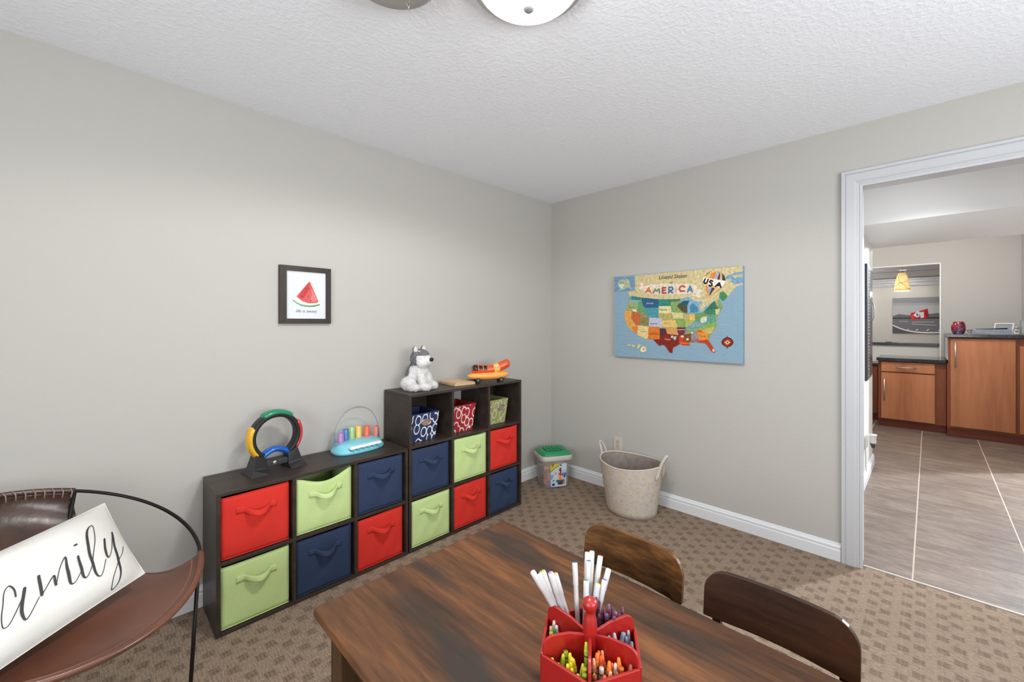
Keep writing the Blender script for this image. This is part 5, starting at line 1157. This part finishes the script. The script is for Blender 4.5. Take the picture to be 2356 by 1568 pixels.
fg = empty('figurine', (4.38, -3.150, 1.210), 'small grey and white figurine by the frame on the tall counter', 'figurine')
MB().lathe([(0, 0), (.024, .0), (.026, .01), (.020, .04), (.013, .062)], (4.38, -3.150, 1.211), 16).build('body', mat('white glaze', (206, 202, 200), .3), fg)
MB().ell((4.38, -3.150, 1.288), (.018, .018, .020)).build('head', mat('grey glaze', (150, 146, 144), .3), fg)
MB().ell((4.362, -3.146, 1.250), (.010, .012, .020)).build('arm', mat('grey glaze', (150, 146, 144), .3), fg)
gj = empty('glass_cylinder', (4.40, -3.205, 1.210), 'clear glass cylinder at the right end of the tall counter', 'glass')
MB().lathe([(0, 0), (.030, 0), (.032, .006), (.032, .165), (.029, .165), (.029, .01), (0, .008)], (4.40, -3.205, 1.211), 24).build('glass_body', mixmat('clear glass', (232, 236, 238), .10, .05, 1.35), gj)

# black panel and plug on the passage wall
bp_ = empty('wall_panel', (1.78, -2.08, .855), 'tall narrow black panel with a pale beaded strip on the passage wall', 'wall panel')
m = MB().rings([[(x, -2.0675 - d, z) for x, z in ((1.60 + e, .855 + e), (1.955 - e, .862 + e), (1.955 - e, 1.828 - e), (1.60 + e, 1.838 - e))] for d, e in ((0, 0), (.014, 0), (.021, .012))], 0, False)
m.build('panel', mat('charcoal panel', (46, 46, 52), .4), bp_)
m = MB()
for k in range(34): m.ell((1.655, -2.0895, .895 + .027 * k), (.010, .003, .010), nu=8, nv=6)
s_ = m.build('beaded_strip', mat('pale beads', (168, 160, 158), .4, .3), bp_); s_['kind'] = 'stuff'
MB().box(1.70, 1.935, -2.0915, -2.088, .89, 1.80).build('inner_face', mat('black panel face', (22, 21, 24), .25), bp_, .002)
MB().tube([(1.93, -2.088, 1.36), (1.94, -2.100, 1.38), (1.94, -2.104, 1.44), (1.94, -2.100, 1.50), (1.93, -2.088, 1.52)], .004, 8).build('pull', NICKEL, bp_)
pg = empty('plug_in', (1.62, -2.075, .32), 'white plug-in air freshener with a dark bottle low on the passage wall', 'air freshener')
PWH = mat('white plug plastic', (230, 230, 230), .35)
bx('outlet_plate', PWH, 1.575, 1.645, -2.0725, -2.0675, .285, .40, pg, .002)
MB().prism([(-2.072, .30), (-2.085, .30), (-2.088, .385), (-2.112, .395), (-2.112, .41), (-2.080, .408), (-2.072, .395)], lambda a, b, d: (1.60 + d, a, b), 0, .03).build('arm', PWH, pg, .003)
MB().lathe([(.0, .340), (.018, .340), (.021, .35), (.022, .402), (.027, .408), (.027, .413), (0, .415)], (1.615, -2.118, 0), 20).build('cap', PWH, pg)
MB().lathe([(0, .302), (.010, .302), (.013, .312), (.019, .330), (.019, .340), (0, .340)], (1.615, -2.118, 0), 20).build('bottle', mat('dark bottle glass', (66, 58, 56), .15), pg)
MB().tube([(1.585, -2.074, .30), (1.585, -2.0745, .22), (1.590, -2.075, .13), (1.592, -2.080, .105)], .0025, 6).build('cord', mat('grey cord', (150, 148, 146), .5), pg)

# the mirror reflection, built as real things behind the opening
pl_ = empty('pendant_lamp', (5.6, -2.163, 2.2), 'lit amber glass pendant lamp with brown swirls, hanging in the mirror reflection', 'pendant lamp')
AMB = bpy.data.materials.new('lit amber glass'); t = NT(AMB); vv = t.coords('Object', (1, 1, 1), (0, 0, .3))
wv = t.new('ShaderNodeTexVoronoi', feature='DISTANCE_TO_EDGE'); wv.inputs['Scale'].default_value = 8.0; t.link(vv, wv.inputs['Vector'])
k = t.math('MULTIPLY', t.math('SUBTRACT', .028, wv.outputs['Distance']), 70.0, clamp=True)
cc = t.mix(k, rgb((255, 222, 150)), rgb((176, 128, 70)))
t.link(cc, t.b.inputs['Base Color']); t.link(cc, t.b.inputs['Emission Color']); t.b.inputs['Emission Strength'].default_value = .62
sh = [(.088, 1.822), (.084, 1.88), (.076, 1.94), (.066, 2.0), (.054, 2.05), (.042, 2.085), (.030, 2.092)]
MB().lathe(sh, (5.6, -2.163, 0), 32).build('lamp_shade', AMB, pl_, solid=.004)
MB().lathe([(.0, 2.11), (.016, 2.108), (.018, 2.088), (.0, 2.086)], (5.6, -2.163, 0), 16).tube([(5.6, -2.163, 2.10), (5.6, -2.163, 2.195)], .004, 6).lathe([(.05, 2.199), (.05, 2.19), (0, 2.186)], (5.6, -2.163, 0), 20).build('stem', NICKEL, pl_)
MB().ell((5.6, -2.163, 1.862), (.03, .03, .036)).build('bulb', mat('lit bulb', (255, 240, 205), emit=6.0), pl_)
lg = bx('bar_ledge', mat('dark ledge stone', (62, 62, 66), .2), 5.42, 5.62, -3.24, -.305, 1.0155, 1.052, None, .004)
tag(lg, 'dark stone bar ledge on the low wall in the mirror reflection', 'ledge')
ds = MB().lathe([(0, .002), (.03, .002), (.045, .010), (.047, .012), (.03, .006)], (5.50, -2.02, 1.052), 20).build('small_dish', mat('grey dish', (150, 150, 150), .3))
tag(ds, 'small flat grey dish on the dark bar ledge', 'dish')
pc = empty('race_track_picture', (6.6, -2.5, 1.18), 'grey race track picture with a red crumpled shape, in the mirror reflection', 'picture')
bx('canvas', flat((150, 152, 154)), 6.57, 6.599, -3.0, -2.014, 1.178, 1.762, pc, .002)
def cfr(zx, zy, d): return (6.5698 - d, -2.014 - (zx - 402) / 690 * .561, 1.765 - (zy - 610) / 480 * .585)
PP = [((128, 130, 134), [(402, 612), (1600, 612), (1600, 700), (402, 680)]), ((164, 166, 168), [(402, 720), (1600, 720), (1600, 850), (402, 850)]), ((96, 96, 100), [(402, 860), (500, 832), (640, 850), (940, 835), (1092, 822), (1300, 815), (1600, 830), (1600, 905), (402, 905)]), ((58, 58, 62), [(402, 880), (660, 880), (1600, 870), (1600, 900), (402, 905)]),
      ((104, 104, 110), [(402, 900), (1600, 900), (1600, 1090), (402, 1090)]), ((142, 142, 146), [(500, 925), (640, 930), (640, 942), (500, 938)]), ((142, 142, 146), [(690, 935), (1010, 935), (1010, 948), (690, 950)]), ((78, 78, 84), [(402, 985), (560, 1040), (800, 1085), (402, 1088)]),
      ((150, 150, 155), [(690, 962), (1040, 978), (1040, 990), (690, 975)])]
m = MB(); mats = []
for i, (c, q) in enumerate(PP): mats.append(flat(c)); m.poly([cfr(a, b, .0002 * (i + 1)) for a, b in q], i)
for c, q in (((176, 34, 44), [(668, 870), (676, 822), (800, 795), (915, 765), (938, 868), (870, 900), (790, 885), (700, 915)]), ((206, 204, 210), [(712, 850), (760, 800), (800, 800), (800, 870), (760, 880)]), ((190, 196, 206), [(800, 812), (862, 806), (866, 880), (822, 892)]), ((96, 116, 150), [(762, 812), (792, 850), (770, 872), (752, 840)]), ((130, 24, 34), [(880, 780), (912, 770), (934, 862), (890, 880)]), ((210, 60, 66), [(680, 850), (712, 840), (716, 900), (690, 905)])):
    mats.append(flat(c)); m.poly([cfr(a, b, .0022 + .0002 * len(mats)) for a, b in q], len(mats) - 1)
mats.append(flat((206, 206, 208)))
m.ribbon(smooth([(402, 985), (520, 1030), (640, 1060), (780, 1078), (940, 1083), (1092, 1078), (1300, 1050), (1580, 980)]), cfr, 17, len(mats) - 1, .006)
for a in (625, 765, 920, 1085): m.ribbon([(a - 14, 1052), (a + 14, 1040)], cfr, 12, len(mats) - 1, .006)
m.build('printed_scene', mats, pc)
